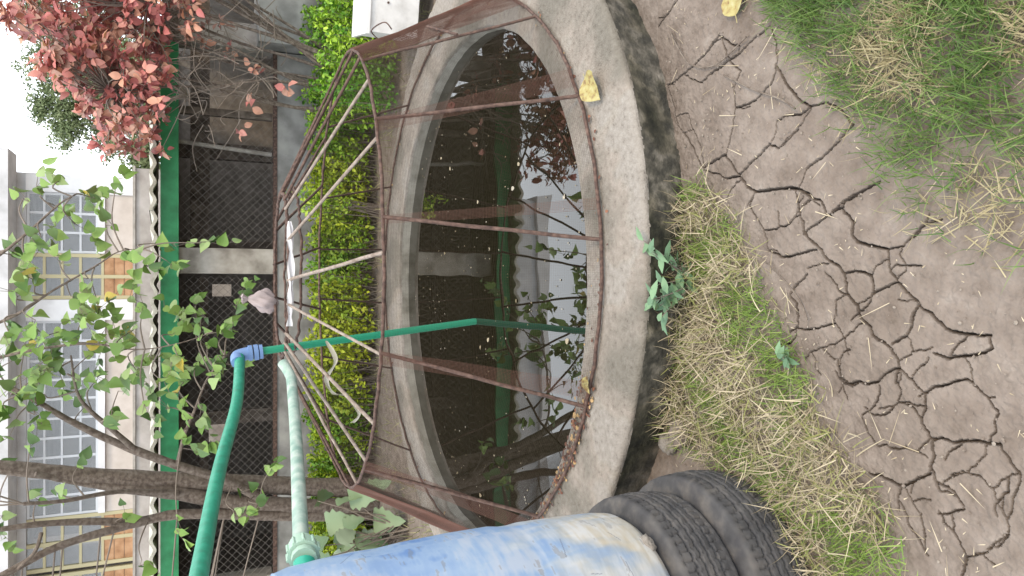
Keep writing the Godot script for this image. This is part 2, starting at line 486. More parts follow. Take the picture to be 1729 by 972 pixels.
# ---------------------------------------------------------------- ground
func make_ground() -> void:
	var x0 := -0.62
	var x1 := 0.93
	var d0 := 0.80
	var d1 := 2.06
	var st := 0.0020
	var nx := int((x1 - x0) / st) + 1
	var nd := int((d1 - d0) / st) + 1
	var h := PackedFloat32Array()
	h.resize(nx * nd)
	var lump := noise(3.2, 5, 3)
	var clod := noise(38.0, 6, 3)
	for j in nd:
		for i in nx:
			var x := x0 + i * st
			var d := d0 + j * st
			var e := minf(minf(x - x0, x1 - x), minf(d - d0, d1 - d)) / 0.06
			h[j * nx + i] = (lump.get_noise_2d(x, d) * 0.006 + clod.get_noise_2d(x, d) * 0.0040) * clampf(e, 0.0, 1.0)
	# cracks: walk along each line with a little wander and press a groove
	var lines := CRACKS.duplicate()
	for line in CRACKS:                            # hairline branches
		for b in line.size() - 1:
			if rng.randf() < 0.2:
				var q := [line[b][0], line[b][1]]
				var a := ru(0, TAU)
				var br := [q]
				for s in rng.randi_range(2, 4):
					a += ru(-0.6, 0.6)
					q = [q[0] + cos(a) * 0.022, q[1] + sin(a) * 0.022]
					br.append(q)
				lines.append(br)
	var every := []
	for k in CRACKS.size():
		for q in CRACKS[k]:
			every.append([Vector2(q[0], q[1]), k])
	for k in CRACKS.size():                        # free ends run on, thinly, to the next crack
		for e in [[0, 1], [-1, -2]]:
			var tip := Vector2(CRACKS[k][e[0]][0], CRACKS[k][e[0]][1])
			var way := (tip - Vector2(CRACKS[k][e[1]][0], CRACKS[k][e[1]][1])).normalized()
			var best := 0.17
			var to := tip
			for q in every:
				var dist: float = tip.distance_to(q[0])
				if q[1] != k and dist < 0.012:
					best = 0.0
					break
				if q[1] != k and dist < best and way.dot((q[0] - tip) / dist) > 0.35:
					best = dist
					to = q[0]
			if best > 0.0 and to != tip:
				var mid := tip.lerp(to, 0.5) + (to - tip).orthogonal() * ru(-0.15, 0.15)
				lines.append([[tip.x, tip.y], [mid.x, mid.y], [to.x, to.y]])
	for line in lines:
		var pts := []
		for q in line:
			pts.append(Vector2(q[0], q[1]))
		var total := 0.0
		for i in pts.size() - 1:
			total += pts[i].distance_to(pts[i + 1])
		var gone := 0.0
		var wide := ru(0.0011, 0.0020) if total > 0.15 else (ru(0.0004, 0.0009) if total > 0.085 else ru(0.0, 0.0003))
		var side := 0.0
		for i in pts.size() - 1:
			var a: Vector2 = pts[i]
			var b: Vector2 = pts[i + 1]
			var l := a.distance_to(b)
			var across := (b - a).orthogonal().normalized()
			var steps := maxi(1, int(l / 0.0018))
			for s in steps:
				var f := float(s) / steps
				side = clampf(side + ru(-0.0013, 0.0013), -0.0045, 0.0045)
				var q := a.lerp(b, f) + across * side
				var along := (gone + l * f) / maxf(total, 0.01)
				var w := wide * (0.55 + 0.45 * sin(PI * clampf(along * 0.9 + 0.05, 0.0, 1.0))) * ru(0.75, 1.25)
				var reach := w + 0.0014
				var ia := maxi(1, int((q.x - reach - x0) / st))
				var ib := mini(nx - 2, int((q.x + reach - x0) / st) + 1)
				var ja := maxi(1, int((q.y - reach - d0) / st))
				var jb := mini(nd - 2, int((q.y + reach - d0) / st) + 1)
				for jj in range(ja, jb + 1):
					for ii in range(ia, ib + 1):
						var r := Vector2(x0 + ii * st, d0 + jj * st).distance_to(q)
						if r < reach:
							var k := jj * nx + ii
							h[k] = minf(h[k], -0.034 * clampf((reach - r) / 0.0016, 0.0, 1.0))
			gone += l
	var g := MB.new()
	g.v.resize(nx * nd)
	g.n.resize(nx * nd)
	g.ix.resize((nx - 1) * (nd - 1) * 6)
	var k6 := 0
	for j in nd:
		for i in nx:
			var k := j * nx + i
			g.v[k] = Vector3(x0 + i * st, h[k], -(d0 + j * st))
			var hx := h[j * nx + mini(i + 1, nx - 1)] - h[j * nx + maxi(i - 1, 0)]
			var hd := h[mini(j + 1, nd - 1) * nx + i] - h[maxi(j - 1, 0) * nx + i]
			g.n[k] = Vector3(-hx, 2 * st, hd).normalized()
			if i < nx - 1 and j < nd - 1:
				var o := [k, k + nx, k + nx + 1, k, k + nx + 1, k + 1]
				for q in 6:
					g.ix[k6 + q] = o[q]
				k6 += 6
	x1 = x0 + (nx - 1) * st
	d1 = d0 + (nd - 1) * st
	var far := 180.0
	g.quad(V(-far, 0, d1), V(far, 0, d1), V(far, 0, far), V(-far, 0, far), Vector3.UP)
	g.quad(V(-far, 0, -far), V(far, 0, -far), V(far, 0, d0), V(-far, 0, d0), Vector3.UP)
	g.quad(V(-far, 0, d0), V(x0, 0, d0), V(x0, 0, d1), V(-far, 0, d1), Vector3.UP)
	g.quad(V(x1, 0, d0), V(far, 0, d0), V(far, 0, d1), V(x1, 0, d1), Vector3.UP)
	stain(g, 207, 1.9, Color(0.85, 0.83, 0.81), Color(1.08, 1.08, 1.09), 1.5)
	setting("ground", g, mats.soil)

# ---------------------------------------------------------------- pond
func ring_rows(spec: Array, segs: int, bump: FastNoiseLite, amt: float) -> Array:   # spec: [centre x, centre distance, radius, height]
	var rows := []
	for s in spec:
		var row := PackedVector3Array()
		for i in segs:
			var a := TAU * i / segs
			var o := Vector3(s[0] + s[2] * cos(a), s[3], -s[1] - s[2] * sin(a))
			var w := bump.get_noise_3d(o.x, o.y * 1.5, o.z) * amt + minf(0.0, bump.get_noise_3d(o.x * 7.0, o.y * 9.0, o.z * 7.0) + 0.12) * amt * 0.7
			row.append(o + Vector3(cos(a), 0.5, -sin(a)) * w)
		rows.append(row)
	return rows

func make_pond() -> void:
	var t := thing("pond", V(0.1, 0, 3.45), "round concrete garden pond with wide weathered rim, under the wire cage", "pond")
	var bump := noise(5.0, 71, 4)
	var segs := 960
	var ox := 0.1
	var od := 3.45
	var ix := 0.02
	var id_ := 3.46
	var wall := []
	for k in 10:
		var f := k / 9.0
		wall.append([ox, od, 1.535 + 0.03 * f * f, -0.08 + 0.232 * f])
	var mb := MB.new()
	mb.grid(ring_rows(wall, segs, bump, 0.018), true)
	stain(mb, 201, 1.6, Color(0.40, 0.43, 0.34), Color(1.6, 1.52, 1.45), 2.4)
	part(t, "outer_wall", mb, mats.wall_moss)
	var top := [[ox, od, 1.563, 0.146], [ox, od, 1.566, 0.158], [ox, od, 1.560, 0.167], [ox, od, 1.548, 0.172]]
	for k in range(1, 15):
		var f := k / 15.0
		top.append([lerpf(ox, ix, f), lerpf(od, id_, f), lerpf(1.548, 1.232, f), 0.173 + 0.004 * sin(f * PI)])
	top.append_array([[ix, id_, 1.226, 0.171], [ix, id_, 1.220, 0.165], [ix, id_, 1.219, 0.15]])
	mb = MB.new()
	mb.grid(ring_rows(top, segs, bump, 0.012), true)
	stain(mb, 203, 1.8, Color(0.60, 0.60, 0.565), Color(1.18, 1.12, 1.09), 1.9)
	part(t, "rim", mb, mats.rim)
	mb = MB.new()
	var inner := []
	for k in 6:
		inner.append([ix, id_, 1.2185 - 0.008 * k / 5.0, 0.152 - 0.035 * k])
	mb.grid(ring_rows(inner, segs, bump, 0.008), true)
	part(t, "inner_wall", mb, mats.inner)
	# water
	var w := MB.new()
	var rip := noise(2.6, 77, 2)
	var rows := []
	for k in 40:
		var row := PackedVector3Array()
		for i in 120:
			var a := TAU * i / 120
			var r := 0.002 + 1.235 * k / 39.0
			var o := Vector3(ix + r * cos(a), 0.105, -id_ - r * sin(a))
			o.y += rip.get_noise_2d(o.x, o.z) * 0.0005
			row.append(o)
		rows.append(row)
	w.grid(rows, true, true)
	var m := flat(0.005, 0.0056, 0.0016, 0.012)
	m.metallic_specular = 0.7
	m.clearcoat_enabled = true
	m.clearcoat = 0.3
	m.clearcoat_roughness = 0.0
	setting("pond_water", w, m)
	# specks and dead leaf scraps floating
	var fm := tinted(0.8, 0.2)
	var speck := leaf_shape([[0.0, 0.1], [0.3, 0.4], [0.7, 0.35], [1.0, 0.05]], 0.2, 0.1, fm)
	var ts := []
	var cs := []
	var drift := noise(1.6, 79, 2)
	while ts.size() < 330:
		var a := ru(0, TAU)
		var r := 1.18 * sqrt(rng.randf())
		var o := V(ix + r * cos(a), 0.108, id_ + r * sin(a))
		if drift.get_noise_2d(o.x, o.z) < ru(-0.25, 0.4):
			continue
		var yaw := Basis(Vector3.UP, ru(0, TAU)) * Basis(Vector3.RIGHT, -PI / 2 + ru(-0.15, 0.15))
		var s := ru(0.003, 0.009) * (3.0 if rng.randf() < 0.07 else 1.0)
		ts.append(Transform3D(yaw.scaled(Vector3.ONE * s), o))
		cs.append([Color(0.42, 0.36, 0.25), Color(0.30, 0.24, 0.15), Color(0.2, 0.16, 0.09), Color(0.5, 0.45, 0.36)][rng.randi() % 4])
	var o2 := scatter(self, "floating_debris", speck, ts, cs)
	tag(o2, "pale specks and leaf scraps floating on the dark pond water", "debris")

# ---------------------------------------------------------------- shed
func chain_link(x0: float, x1: float, y0: float, y1: float, d: float) -> MB:
	var mb := MB.new()
	var pitch := 0.066
	for dir in [-1.0, 1.0]:
		var k := -int((y1 - y0) / pitch) - 2
		while x0 + k * pitch < x1 + (y1 - y0) + 0.2:
			var pts := []
			var a := x0 + k * pitch
			for s in 13:
				var f := s / 12.0
				var y := lerpf(y0, y1, f)
				var x := (a + (y - y0)) if dir > 0 else (a - (y - y0))
				if x > x0 and x < x1:
					pts.append(V(x + ru(-0.004, 0.004), y, d + 0.002 * dir))
			if pts.size() > 1:
				mb.tube(pts, 0.0014, 4, false)
			k += 1
	return mb

func slab(x0: float, x1: float, y0: float, y1: float, d0: float, d1: float) -> MB:
	var mb := MB.new()
	mb.bx(x0, x1, y0, y1, d0, d1)
	return mb

func make_shed() -> void:
	var t := thing("shed", V(-0.4, 0, 6.6), "low open shed with green fascia, corrugated roof and chain link front", "shed")
	var w := part(t, "low_wall", slab(-3.3, 2.02, -0.05, 0.705, 6.62, 6.78), mats.plaster)
	w.set_meta("label", "grey plastered low wall behind the hedge")
	part(t, "rail", slab(-3.3, 2.02, 0.707, 0.738, 6.61, 6.66), mats.rust)
	part(t, "pier", slab(2.03, 3.0, -0.05, 0.875, 6.40, 6.82), mats.plaster)
	for x in [-2.55, 0.225, 2.12]:
		part(t, "column", slab(x - 0.105, x + 0.105, 0.74, 1.475, 6.60, 6.82), mats.column)
	part(t, "column", slab(1.44, 1.50, 0.74, 1.475, 6.66, 6.72), mats.old_wood)
	part(t, "beam", slab(-3.3, 3.0, 1.477, 1.60, 6.56, 6.80), mats.old_wood)
	var fm := weathered([[0.012, 0.16, 0.055], [0.02, 0.24, 0.085], [0.035, 0.31, 0.12]], [0.2, 0.5, 0.85], 1.2, 81, 0.5, 0.03, 0.006, 5)
	part(t, "fascia", slab(-3.3, 1.95, 1.476, 1.607, 6.45, 6.48), fm)
	# corrugated sheets, each with its own edge
	var rm := weathered([[0.30, 0.29, 0.24], [0.48, 0.47, 0.41], [0.60, 0.59, 0.53]], [0.15, 0.5, 0.85], 1.5, 83, 0.9, 0.1, 0.01, 5)
	var x := -3.4
	var k := 0
	while x < 2.1:
		var mb := MB.new()
		var lift := 0.006 * (k % 2) + ru(0, 0.008)
		var out_ := ru(-0.03, 0.03)
		var rows_t := []
		var rows_b := []
		for r in 2:
			var rt := PackedVector3Array()
			var rb := PackedVector3Array()
			for i in 43:
				var xx := x + 0.86 * i / 42.0
				var y := 1.635 + 0.014 * sin(TAU * xx / 0.143) + lift + (0.10 if r == 1 else 0.0)
				var d := (6.36 + out_) if r == 0 else 10.62
				rt.append(V(xx, y + 0.026, d))
				rb.append(V(xx, y, d))
			rows_t.append(rt)
			rows_b.append(rb)
		mb.grid(rows_t)
		mb.grid(rows_b, false, true)
		for i in 42:
			mb.quad(rows_b[0][i], rows_b[0][i + 1], rows_t[0][i + 1], rows_t[0][i], Vector3(0, 0, 1))
		part(t, "roof_sheet", mb, rm)
		x += 0.80
		k += 1
	for d in [7.2, 8.3, 9.4, 10.4]:
		part(t, "rafter", slab(-3.3, 2.9, 1.52, 1.60, d, d + 0.07), mats.old_wood)
	# rear wall with two gaps to the light
	for q in [[-3.3, -2.04, 0.0, 1.7], [-2.04, -1.79, 0.0, 0.85], [-2.04, -1.79, 1.13, 1.7], [-1.79, -0.11, 0.0, 1.7], [-0.11, 0.05, 0.0, 0.85], [-0.11, 0.05, 1.09, 1.7], [0.05, 3.0, 0.0, 1.7]]:
		part(t, "rear_wall", slab(q[0], q[1], q[2], q[3], 10.5, 10.6), mats.dark_wall)
	part(t, "side_wall", slab(-3.4, -3.3, 0, 1.6, 6.62, 10.6), mats.dark_wall)
	part(t, "side_wall", slab(3.0, 3.1, 0, 1.6, 6.83, 10.6), mats.dark_wall)
	# timber framing inside the right-hand bay
	part(t, "inner_post", slab(1.25, 1.40, 0, 1.5, 7.7, 7.8), mats.old_wood)
	part(t, "inner_post", slab(0.36, 0.46, 0, 1.5, 7.7, 7.8), mats.old_wood)
	part(t, "inner_beam", slab(0.30, 2.9, 1.21, 1.38, 7.62, 7.69), mats.old_wood)
	part(t, "inner_beam", slab(-2.4, 0.1, 1.22, 1.30, 7.62, 7.69), mats.old_wood)
	part(t, "inner_post", slab(-1.25, -1.13, 0, 1.5, 7.3, 7.4), mats.old_wood)
	part(t, "pole", bar(V(1.16, 0.738, 6.75), V(1.22, 1.477, 6.75), 0.018, 8), mats.column)
	for b in [[0.335, 1.435], [1.505, 2.01], [-2.44, 0.115], [-3.3, -2.66]]:
		var c := part(t, "chain_link", chain_link(b[0], b[1], 0.738, 1.477, 6.63), flat(0.22, 0.20, 0.18, 0.7))
		c.set_meta("kind", "stuff")

# ---------------------------------------------------------------- building behind
func make_building() -> void:
	var t := thing("school_building", V(-2, 0, 14), "pale two storey building with gridded windows, seen above the shed roof", "building")
	var white := weathered([[0.66, 0.66, 0.67], [0.76, 0.765, 0.775], [0.82, 0.825, 0.83]], [0.1, 0.5, 0.9], 0.5, 91, 0.9, 0.0, 0.008, 5)
	var grey := weathered([[0.46, 0.47, 0.48], [0.56, 0.57, 0.59], [0.64, 0.65, 0.66]], [0.1, 0.5, 0.9], 0.5, 93, 0.9, 0.0, 0.008, 5)
	var beige := weathered([[0.50, 0.44, 0.39], [0.58, 0.52, 0.465], [0.66, 0.6, 0.55]], [0.1, 0.5, 0.9], 0.5, 95, 0.9, 0.0, 0.008, 5)
	var orange := weathered([[0.33, 0.17, 0.08], [0.46, 0.26, 0.135], [0.55, 0.34, 0.2]], [0.1, 0.5, 0.9], 0.8, 97, 0.7, 0.0, 0.01, 5)
	var frame := flat(0.60, 0.62, 0.64, 0.6)
	var wood := flat(0.50, 0.45, 0.27, 0.6)
	var glass := flat(0.5, 0.55, 0.58, 0.03)
	glass.transparency = BaseMaterial3D.TRANSPARENCY_ALPHA
	glass.albedo_color.a = 0.12
	part(t, "lower_wall", slab(-9, 1.85, 0, 2.19, 14.0, 18), beige)
	part(t, "upper_wall", slab(-9, 1.85, 3.735, 5.6, 14.0, 18), grey)
	part(t, "parapet", slab(-9, 1.95, 5.602, 5.8, 13.9, 18), white)
	part(t, "sunshade", slab(-9, 2.12, 3.86, 4.02, 13.35, 13.998), grey)
	part(t, "rear_wall", slab(-9, 1.85, 2.192, 3.733, 17.8, 18), beige)
	for x in [-9.0, -4.4, 1.65]:
		part(t, "cross_wall", slab(x, x + 0.2, 2.192, 3.733, 14.602, 17.798), beige)
	# pilasters and bays; each bay is a window beside a door
	for x in [1.555, -0.53, -5.9, -8.0]:
		part(t, "pilaster", slab(x, x + (0.295 if x > 1 else 0.34), 2.19, 3.735, 13.97, 14.6), white)
	var bays := [[0.57, 1.553, 1], [-3.72, -0.532, 1], [-7.66, -5.902, 1]]
	for b in bays:
		part(t, "panel_frame", slab(b[0], b[1], 2.62, 2.72, 13.96, 14.2), white)
		part(t, "infill_panel", slab(b[0], b[1], 2.192, 2.618, 14.02, 14.2), beige)
		var wf := MB.new()
		wf.bx(b[0], b[1], 2.722, 2.76, 14.03, 14.09)
		wf.bx(b[0], b[1], 3.69, 3.733, 14.03, 14.09)
		var cols := int(round((b[1] - b[0]) / 0.33))
		for i in cols + 1:
			var xx: float = lerpf(b[0] + 0.02, b[1] - 0.02, float(i) / cols)
			wf.bx(xx - 0.02, xx + 0.02, 2.762, 3.688, 14.035, 14.085)
		var win := part(t, "window", wf, frame)
		for i in cols:
			var xa: float = lerpf(b[0] + 0.02, b[1] - 0.02, float(i) / cols) + 0.02
			var xb: float = lerpf(b[0] + 0.02, b[1] - 0.02, float(i + 1) / cols) - 0.02
			for y in [2.98, 3.245, 3.49]:
				part(win, "glazing_bar", slab(xa, xb, y - 0.016, y + 0.016, 14.04, 14.08), frame)
			for r in 4:
				var ys := [2.762, 2.996, 3.261, 3.506, 3.688]
				part(win, "pane", slab(xa, xb, ys[r], [2.964, 3.229, 3.474, 3.688][r], 14.055, 14.06), glass)
	for q in [[-0.185, 0.565], [-4.6, -3.725], [-5.55, -4.66]]:
		var fr := MB.new()
		var mid: float = (q[0] + q[1]) / 2
		for xx in [q[0] + 0.03, mid, q[1] - 0.03]:
			fr.bx(xx - 0.03, xx + 0.03, 2.192, 3.733, 14.02, 14.09)
		var door := part(t, "door", fr, wood)
		for sd in 2:
			var xa: float = (q[0] + 0.06) if sd == 0 else mid + 0.03
			var xb: float = (mid - 0.03) if sd == 0 else q[1] - 0.06
			for y in [2.66, 2.98, 3.24, 3.49]:
				part(door, "rail", slab(xa, xb, y - 0.02, y + 0.02, 14.03, 14.08), wood)
			for r in 3:
				part(door, "wood_panel", slab(xa, xb, 2.195 + r * 0.15, 2.337 + r * 0.15, 14.04, 14.07), orange)
			for r in 4:
				part(door, "pane", slab(xa, xb, [2.68, 3.0, 3.26, 3.51][r], [2.96, 3.22, 3.47, 3.73][r], 14.055, 14.06), glass)

func make_boundary_wall() -> void:
	var t := thing("boundary_wall", V(-3, 0, 11.8), "plain greyish beige wall whose end shows just above the shed roof", "wall")
	part(t, "wall", slab(-8, 1.69, -0.05, 2.05, 11.7, 11.9), weathered([[0.30, 0.27, 0.245], [0.40, 0.37, 0.34], [0.48, 0.45, 0.42]], [0.1, 0.5, 0.9], 0.6, 101, 0.93, 0.1, 0.008, 6))
	part(t, "coping", slab(-8, 1.72, 2.052, 2.085, 11.67, 11.93), mats.column)

# ---------------------------------------------------------------- trees far behind
func make_far_trees() -> void:
	var m := tinted(0.7, 0.3)
	var mb := MB.new()
	for i in 9:
		var o := rdir() * 0.55
		var b := facing(rdir(), rdir(), 0.42)
		mb.quad(o - b.x * 0.35, o + b.y, o + b.x * 0.35, o - b.y * 0.6, b.z)
	var clump := mb.mesh(m)
	var specs := [[5.6, 26.0, 6.2, "tall feathery grey green tree far behind the shed roof", [[0.2, 4.3, 0, 1.1], [-0.8, 4.6, 0.3, 0.6], [1.2, 4.9, 0, 1.0], [-1.0, 3.5, 0.2, 0.55], [0.9, 3.2, 0.2, 1.2], [2.2, 4.0, 0, 1.2], [-0.2, 5.3, 0, 0.4], [2.6, 5.3, 0, 0.8]]],
		[3.9, 20.0, 4.0, "bushy dull green tree beside the end of the boundary wall", [[0.3, 2.6, 0, 0.75], [1.0, 2.9, 0.2, 0.8], [-0.7, 2.3, 0, 0.5], [-1.2, 2.0, 0, 0.4], [0.2, 1.6, 0, 0.9], [1.6, 2.2, 0, 0.9]]]]
	var k := 0
	for s in specs:
		var base := V(s[0], 0, s[1])
		var t := thing("tree" if k == 0 else "tree_001", base, s[3], "tree", "trees far behind the shed")
		var tr := MB.new()
		tr.tube([base + Vector3(0, -0.1, 0), base + Vector3(0.1, s[2] * 0.4, 0), base + Vector3(-0.1, s[2] * 0.85, 0)], [0.16, 0.12, 0.04], 8)
		for e in s[4]:
			tr.tube([base + Vector3(0.05, s[2] * 0.3, 0), base + Vector3(e[0], e[1], e[2])], [0.06, 0.02], 6)
		part(t, "trunk", tr, mats.bark)
		var ts := []
		var cs := []
		for e in s[4]:
			for i in int(430 * e[3] * e[3]) + 60:
				var q: Vector3 = base + Vector3(e[0], e[1], e[2]) + rdir() * Vector3(1.1, 0.9, 0.9) * float(e[3]) * pow(rng.randf(), 0.5) * ru(0.8, 1.25)
				ts.append(Transform3D(facing(rdir(), rdir(), ru(0.10, 0.24)), q))
				cs.append(Color(0.11, 0.16, 0.065).lerp(Color(0.23, 0.28, 0.14), rng.randf()))
		scatter(t, "crown", clump, ts, cs)
		k += 1

# ---------------------------------------------------------------- cage
func hoop_bottom(a: float) -> Vector3:        # a in degrees, 0 towards the camera, growing to the right
	var r := deg_to_rad(a)
	return V(0.08 + 1.30 * sin(r), 0.187, 3.54 - 1.43 * cos(r))

func hoop_middle(a: float) -> Vector3:
	var r := deg_to_rad(a)
	return V(0.085 + 1.0 * sin(r), 0.752 + 0.055 * cos(r), 3.54 - 1.0 * cos(r))

func hoop_top(a: float) -> Vector3:
	var r := deg_to_rad(a)
	return V(0.06 + 0.375 * sin(r), 1.035 + 0.012 * cos(r), 3.54 - 0.37 * cos(r))

func skirt(a: float, f: float) -> Vector3:    # the wire cloth between bottom and middle hoop
	var q := hoop_bottom(a).lerp(hoop_middle(a), f)
	var inward := Vector3(0.08 - q.x, 0, -3.54 - q.z).normalized()
	return q + inward * (0.012 * sin(f * PI) * (1.0 + sin(a * 0.33) * 0.8))

func wire_cloth(a0: float, a1: float, pitch: float, r: float, lift := 0.0) -> MB:
	var mb := MB.new()
	var sag := noise(0.05, 111, 2)
	var count := int((a1 - a0) / 360.0 * 8.6 / pitch)
	var P := func(a: float, f: float) -> Vector3:
		var q := skirt(a, f)
		var outward := Vector3(q.x - 0.08, 0.6, q.z + 3.54).normalized()
		return q + outward * (lift + 0.006 * sag.get_noise_2d(a, f * 40.0))
	for i in count:
		var a := a0 + (a1 - a0) * i / count
		var pts := []
		for s in 7:
			pts.append(P.call(a, s / 6.0))
		mb.tube(pts, r, 3, false)
	var rings := int(0.77 / pitch)
	var segs := maxi(6, int((a1 - a0) / 2.0))
	for k in rings + 1:
		var pts := []
		for s in segs + 1:
			pts.append(P.call(a0 + (a1 - a0) * s / segs, float(k) / rings))
		mb.tube(pts, r, 3, false)
	return mb

func hoop(fn: Callable, r: float, wob: float) -> MB:
	var mb := MB.new()
	var pts := []
	for i in 121:
		pts.append(fn.call(i * 3.0) + (rdir() * wob if i % 120 != 0 else Vector3.ZERO))
	mb.tube(pts, r, 7, false)
	return mb

func make_cage() -> void:
	var t := thing("pond_cage", V(0.08, 0.18, 3.54), "rusty dome cage of iron bars and fine wire cloth over the pond", "cage")
	part(t, "bottom_hoop", hoop(hoop_bottom, 0.0066, 0.003), mats.rust)
	part(t, "middle_hoop", hoop(hoop_middle, 0.0068, 0.0024), mats.rust)
	part(t, "top_hoop", hoop(hoop_top, 0.007, 0.003), mats.rust)
	part(t, "top_hoop", hoop(func(a): return hoop_top(a) * Vector3(1, 1, 1) + Vector3(0.02, -0.045, 0.03), 0.006, 0.004), mats.rust)
	for q in [[57, 49], [32.5, 27], [9.4, 3.5], [-18.4, -22], [-54, -48], [-86, -84], [88, 86], [127, 127], [154, 153], [171.5, 172], [188.6, 188], [209, 208], [234, 235]]:
		var r := 0.0072 if q[0] in [32.5, 9.4, -18.4, -54] else 0.006
		part(t, "side_bar", bar(hoop_bottom(q[1]), hoop_middle(q[0]), r, 7, 0.002), mats.rust)
	var tops := [2.0, 27.0, 46.5, 60.0, 72.0, 84.0, 97.0, 112.0, 130.0, 150.0, 172.0, 192.0, 214.0, 236.0, 255.0, 270.0, 283.0, 295.0, 309.0, 323.0, 341.0]
	for a in tops:
		var pale: bool = a < 60.0 or a > 290.0  # bars on the near side get the paler colour that stands for light
		var b := part(t, "roof_bar", bar(hoop_middle(a + ru(-1, 1)), hoop_top(a + ru(-7, 7)) + Vector3(0, 0.004, 0), ru(0.0058, 0.0075), 6, 0.002), mats.lit_bar if pale else mats.rust)
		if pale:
			b.set_meta("label", "rusty roof bar coloured pale as if lit")
	var c := part(t, "wire_cloth", wire_cloth(0.0, 360.0, 0.0062, 0.00022), mats.mesh_wire)
	c.set_meta("kind", "stuff")
	for q in [[28.8, 32.5], [-20.6, -17.8], [-55.0, -49.5], [8.0, 9.8], [55, 84], [-100, -64]]:
		var l := part(t, "wire_cloth_lap", wire_cloth(q[0], q[1], 0.0052, 0.00040, 0.008), mats.lap_wire)
		l.set_meta("kind", "stuff")
	# a wire handle and two stub bars on the right flank
	var o := skirt(74, 0.80)
	part(t, "handle", bar_path([o, o + Vector3(0.03, 0.04, 0.02), o + Vector3(0.05, 0.0, 0.09), o + Vector3(0.02, -0.03, 0.10)], 0.003), mats.rust)
	part(t, "stub_bar", bar(skirt(62, 0.52) + Vector3(0.02, 0.02, 0.01), skirt(51, 0.44) + Vector3(0.01, 0.01, 0.01), 0.006), mats.rust)

func bar_path(pts: Array, r: float) -> MB:
	var mb := MB.new()
	mb.tube(smooth_path(pts), r, 6)
	return mb

# ---------------------------------------------------------------- drum on tyres
func tyre(called: String, at: Vector3, R: float, w: float, sd: int, label: String) -> void:
	var t := thing(called, at, label, "tyre", "old tyres under the drum")
	var rows := []
	var segs := 460
	var prof := []       # [radius, height, tread share or -1]
	for k in 9:
		var f := k / 8.0
		prof.append([lerpf(R * 0.60, R * 0.93, f), w * (0.10 - 0.10 * sin(f * PI * 0.75)), -1.0])
	for k in 5:
		var f := k / 4.0
		prof.append([R * (0.935 + 0.05 * sin(f * PI / 2)), w * (0.035 + 0.10 * f * f), -1.0])
	for k in 49:
		var f := k / 48.0
		prof.append([R * (0.985 + 0.015 * sin(f * PI)), w * (0.14 + 0.72 * f), f])
	for k in 5:
		var f := 1.0 - k / 4.0
		prof.append([R * (0.935 + 0.05 * sin(f * PI / 2)), w * (1.0 - 0.035 - 0.10 * f * f), -1.0])
	for k in 9:
		var f := 1.0 - k / 8.0
		prof.append([lerpf(R * 0.60, R * 0.93, f), w * (0.90 + 0.10 * sin(f * PI * 0.75)), -1.0])
	var wear := noise(4.0, sd, 3)
	for q in prof:
		var row := PackedVector3Array()
		for s in segs:
			var a := TAU * s / segs
			var r: float = q[0]
			var f: float = q[2]
			if f >= 0.0:
				var arc := a * R
				var cut := 0.0
				for gr in [0.22, 0.41, 0.59, 0.78]:
					var wob: float = gr + 0.012 * sin(arc * 180.0)
					if absf(f - wob) < 0.022:
						cut = 0.007
				var along := fposmod(arc + (f - 0.5) * 0.02, 0.026)
				if along < 0.0055 and (f < 0.19 or f > 0.81):
					cut = maxf(cut, 0.006)
				elif fposmod(arc + f * 0.06, 0.03) < 0.004 and f > 0.25 and f < 0.75:
					cut = maxf(cut, 0.0035)
				r -= cut
			r += 0.002 * wear.get_noise_2d(cos(a) * 2.0, sin(a) * 2.0 + q[1] * 6.0)
			row.append(at + Vector3(r * cos(a), q[1], -r * sin(a)))
		rows.append(row)
	var mb := MB.new()
	mb.grid(rows, true)
	stain(mb, 209 + sd, 6.0, Color(0.8, 0.8, 0.82), Color(2.0, 1.75, 1.5), 1.5)
	part(t, "carcass", mb, mats.rubber)

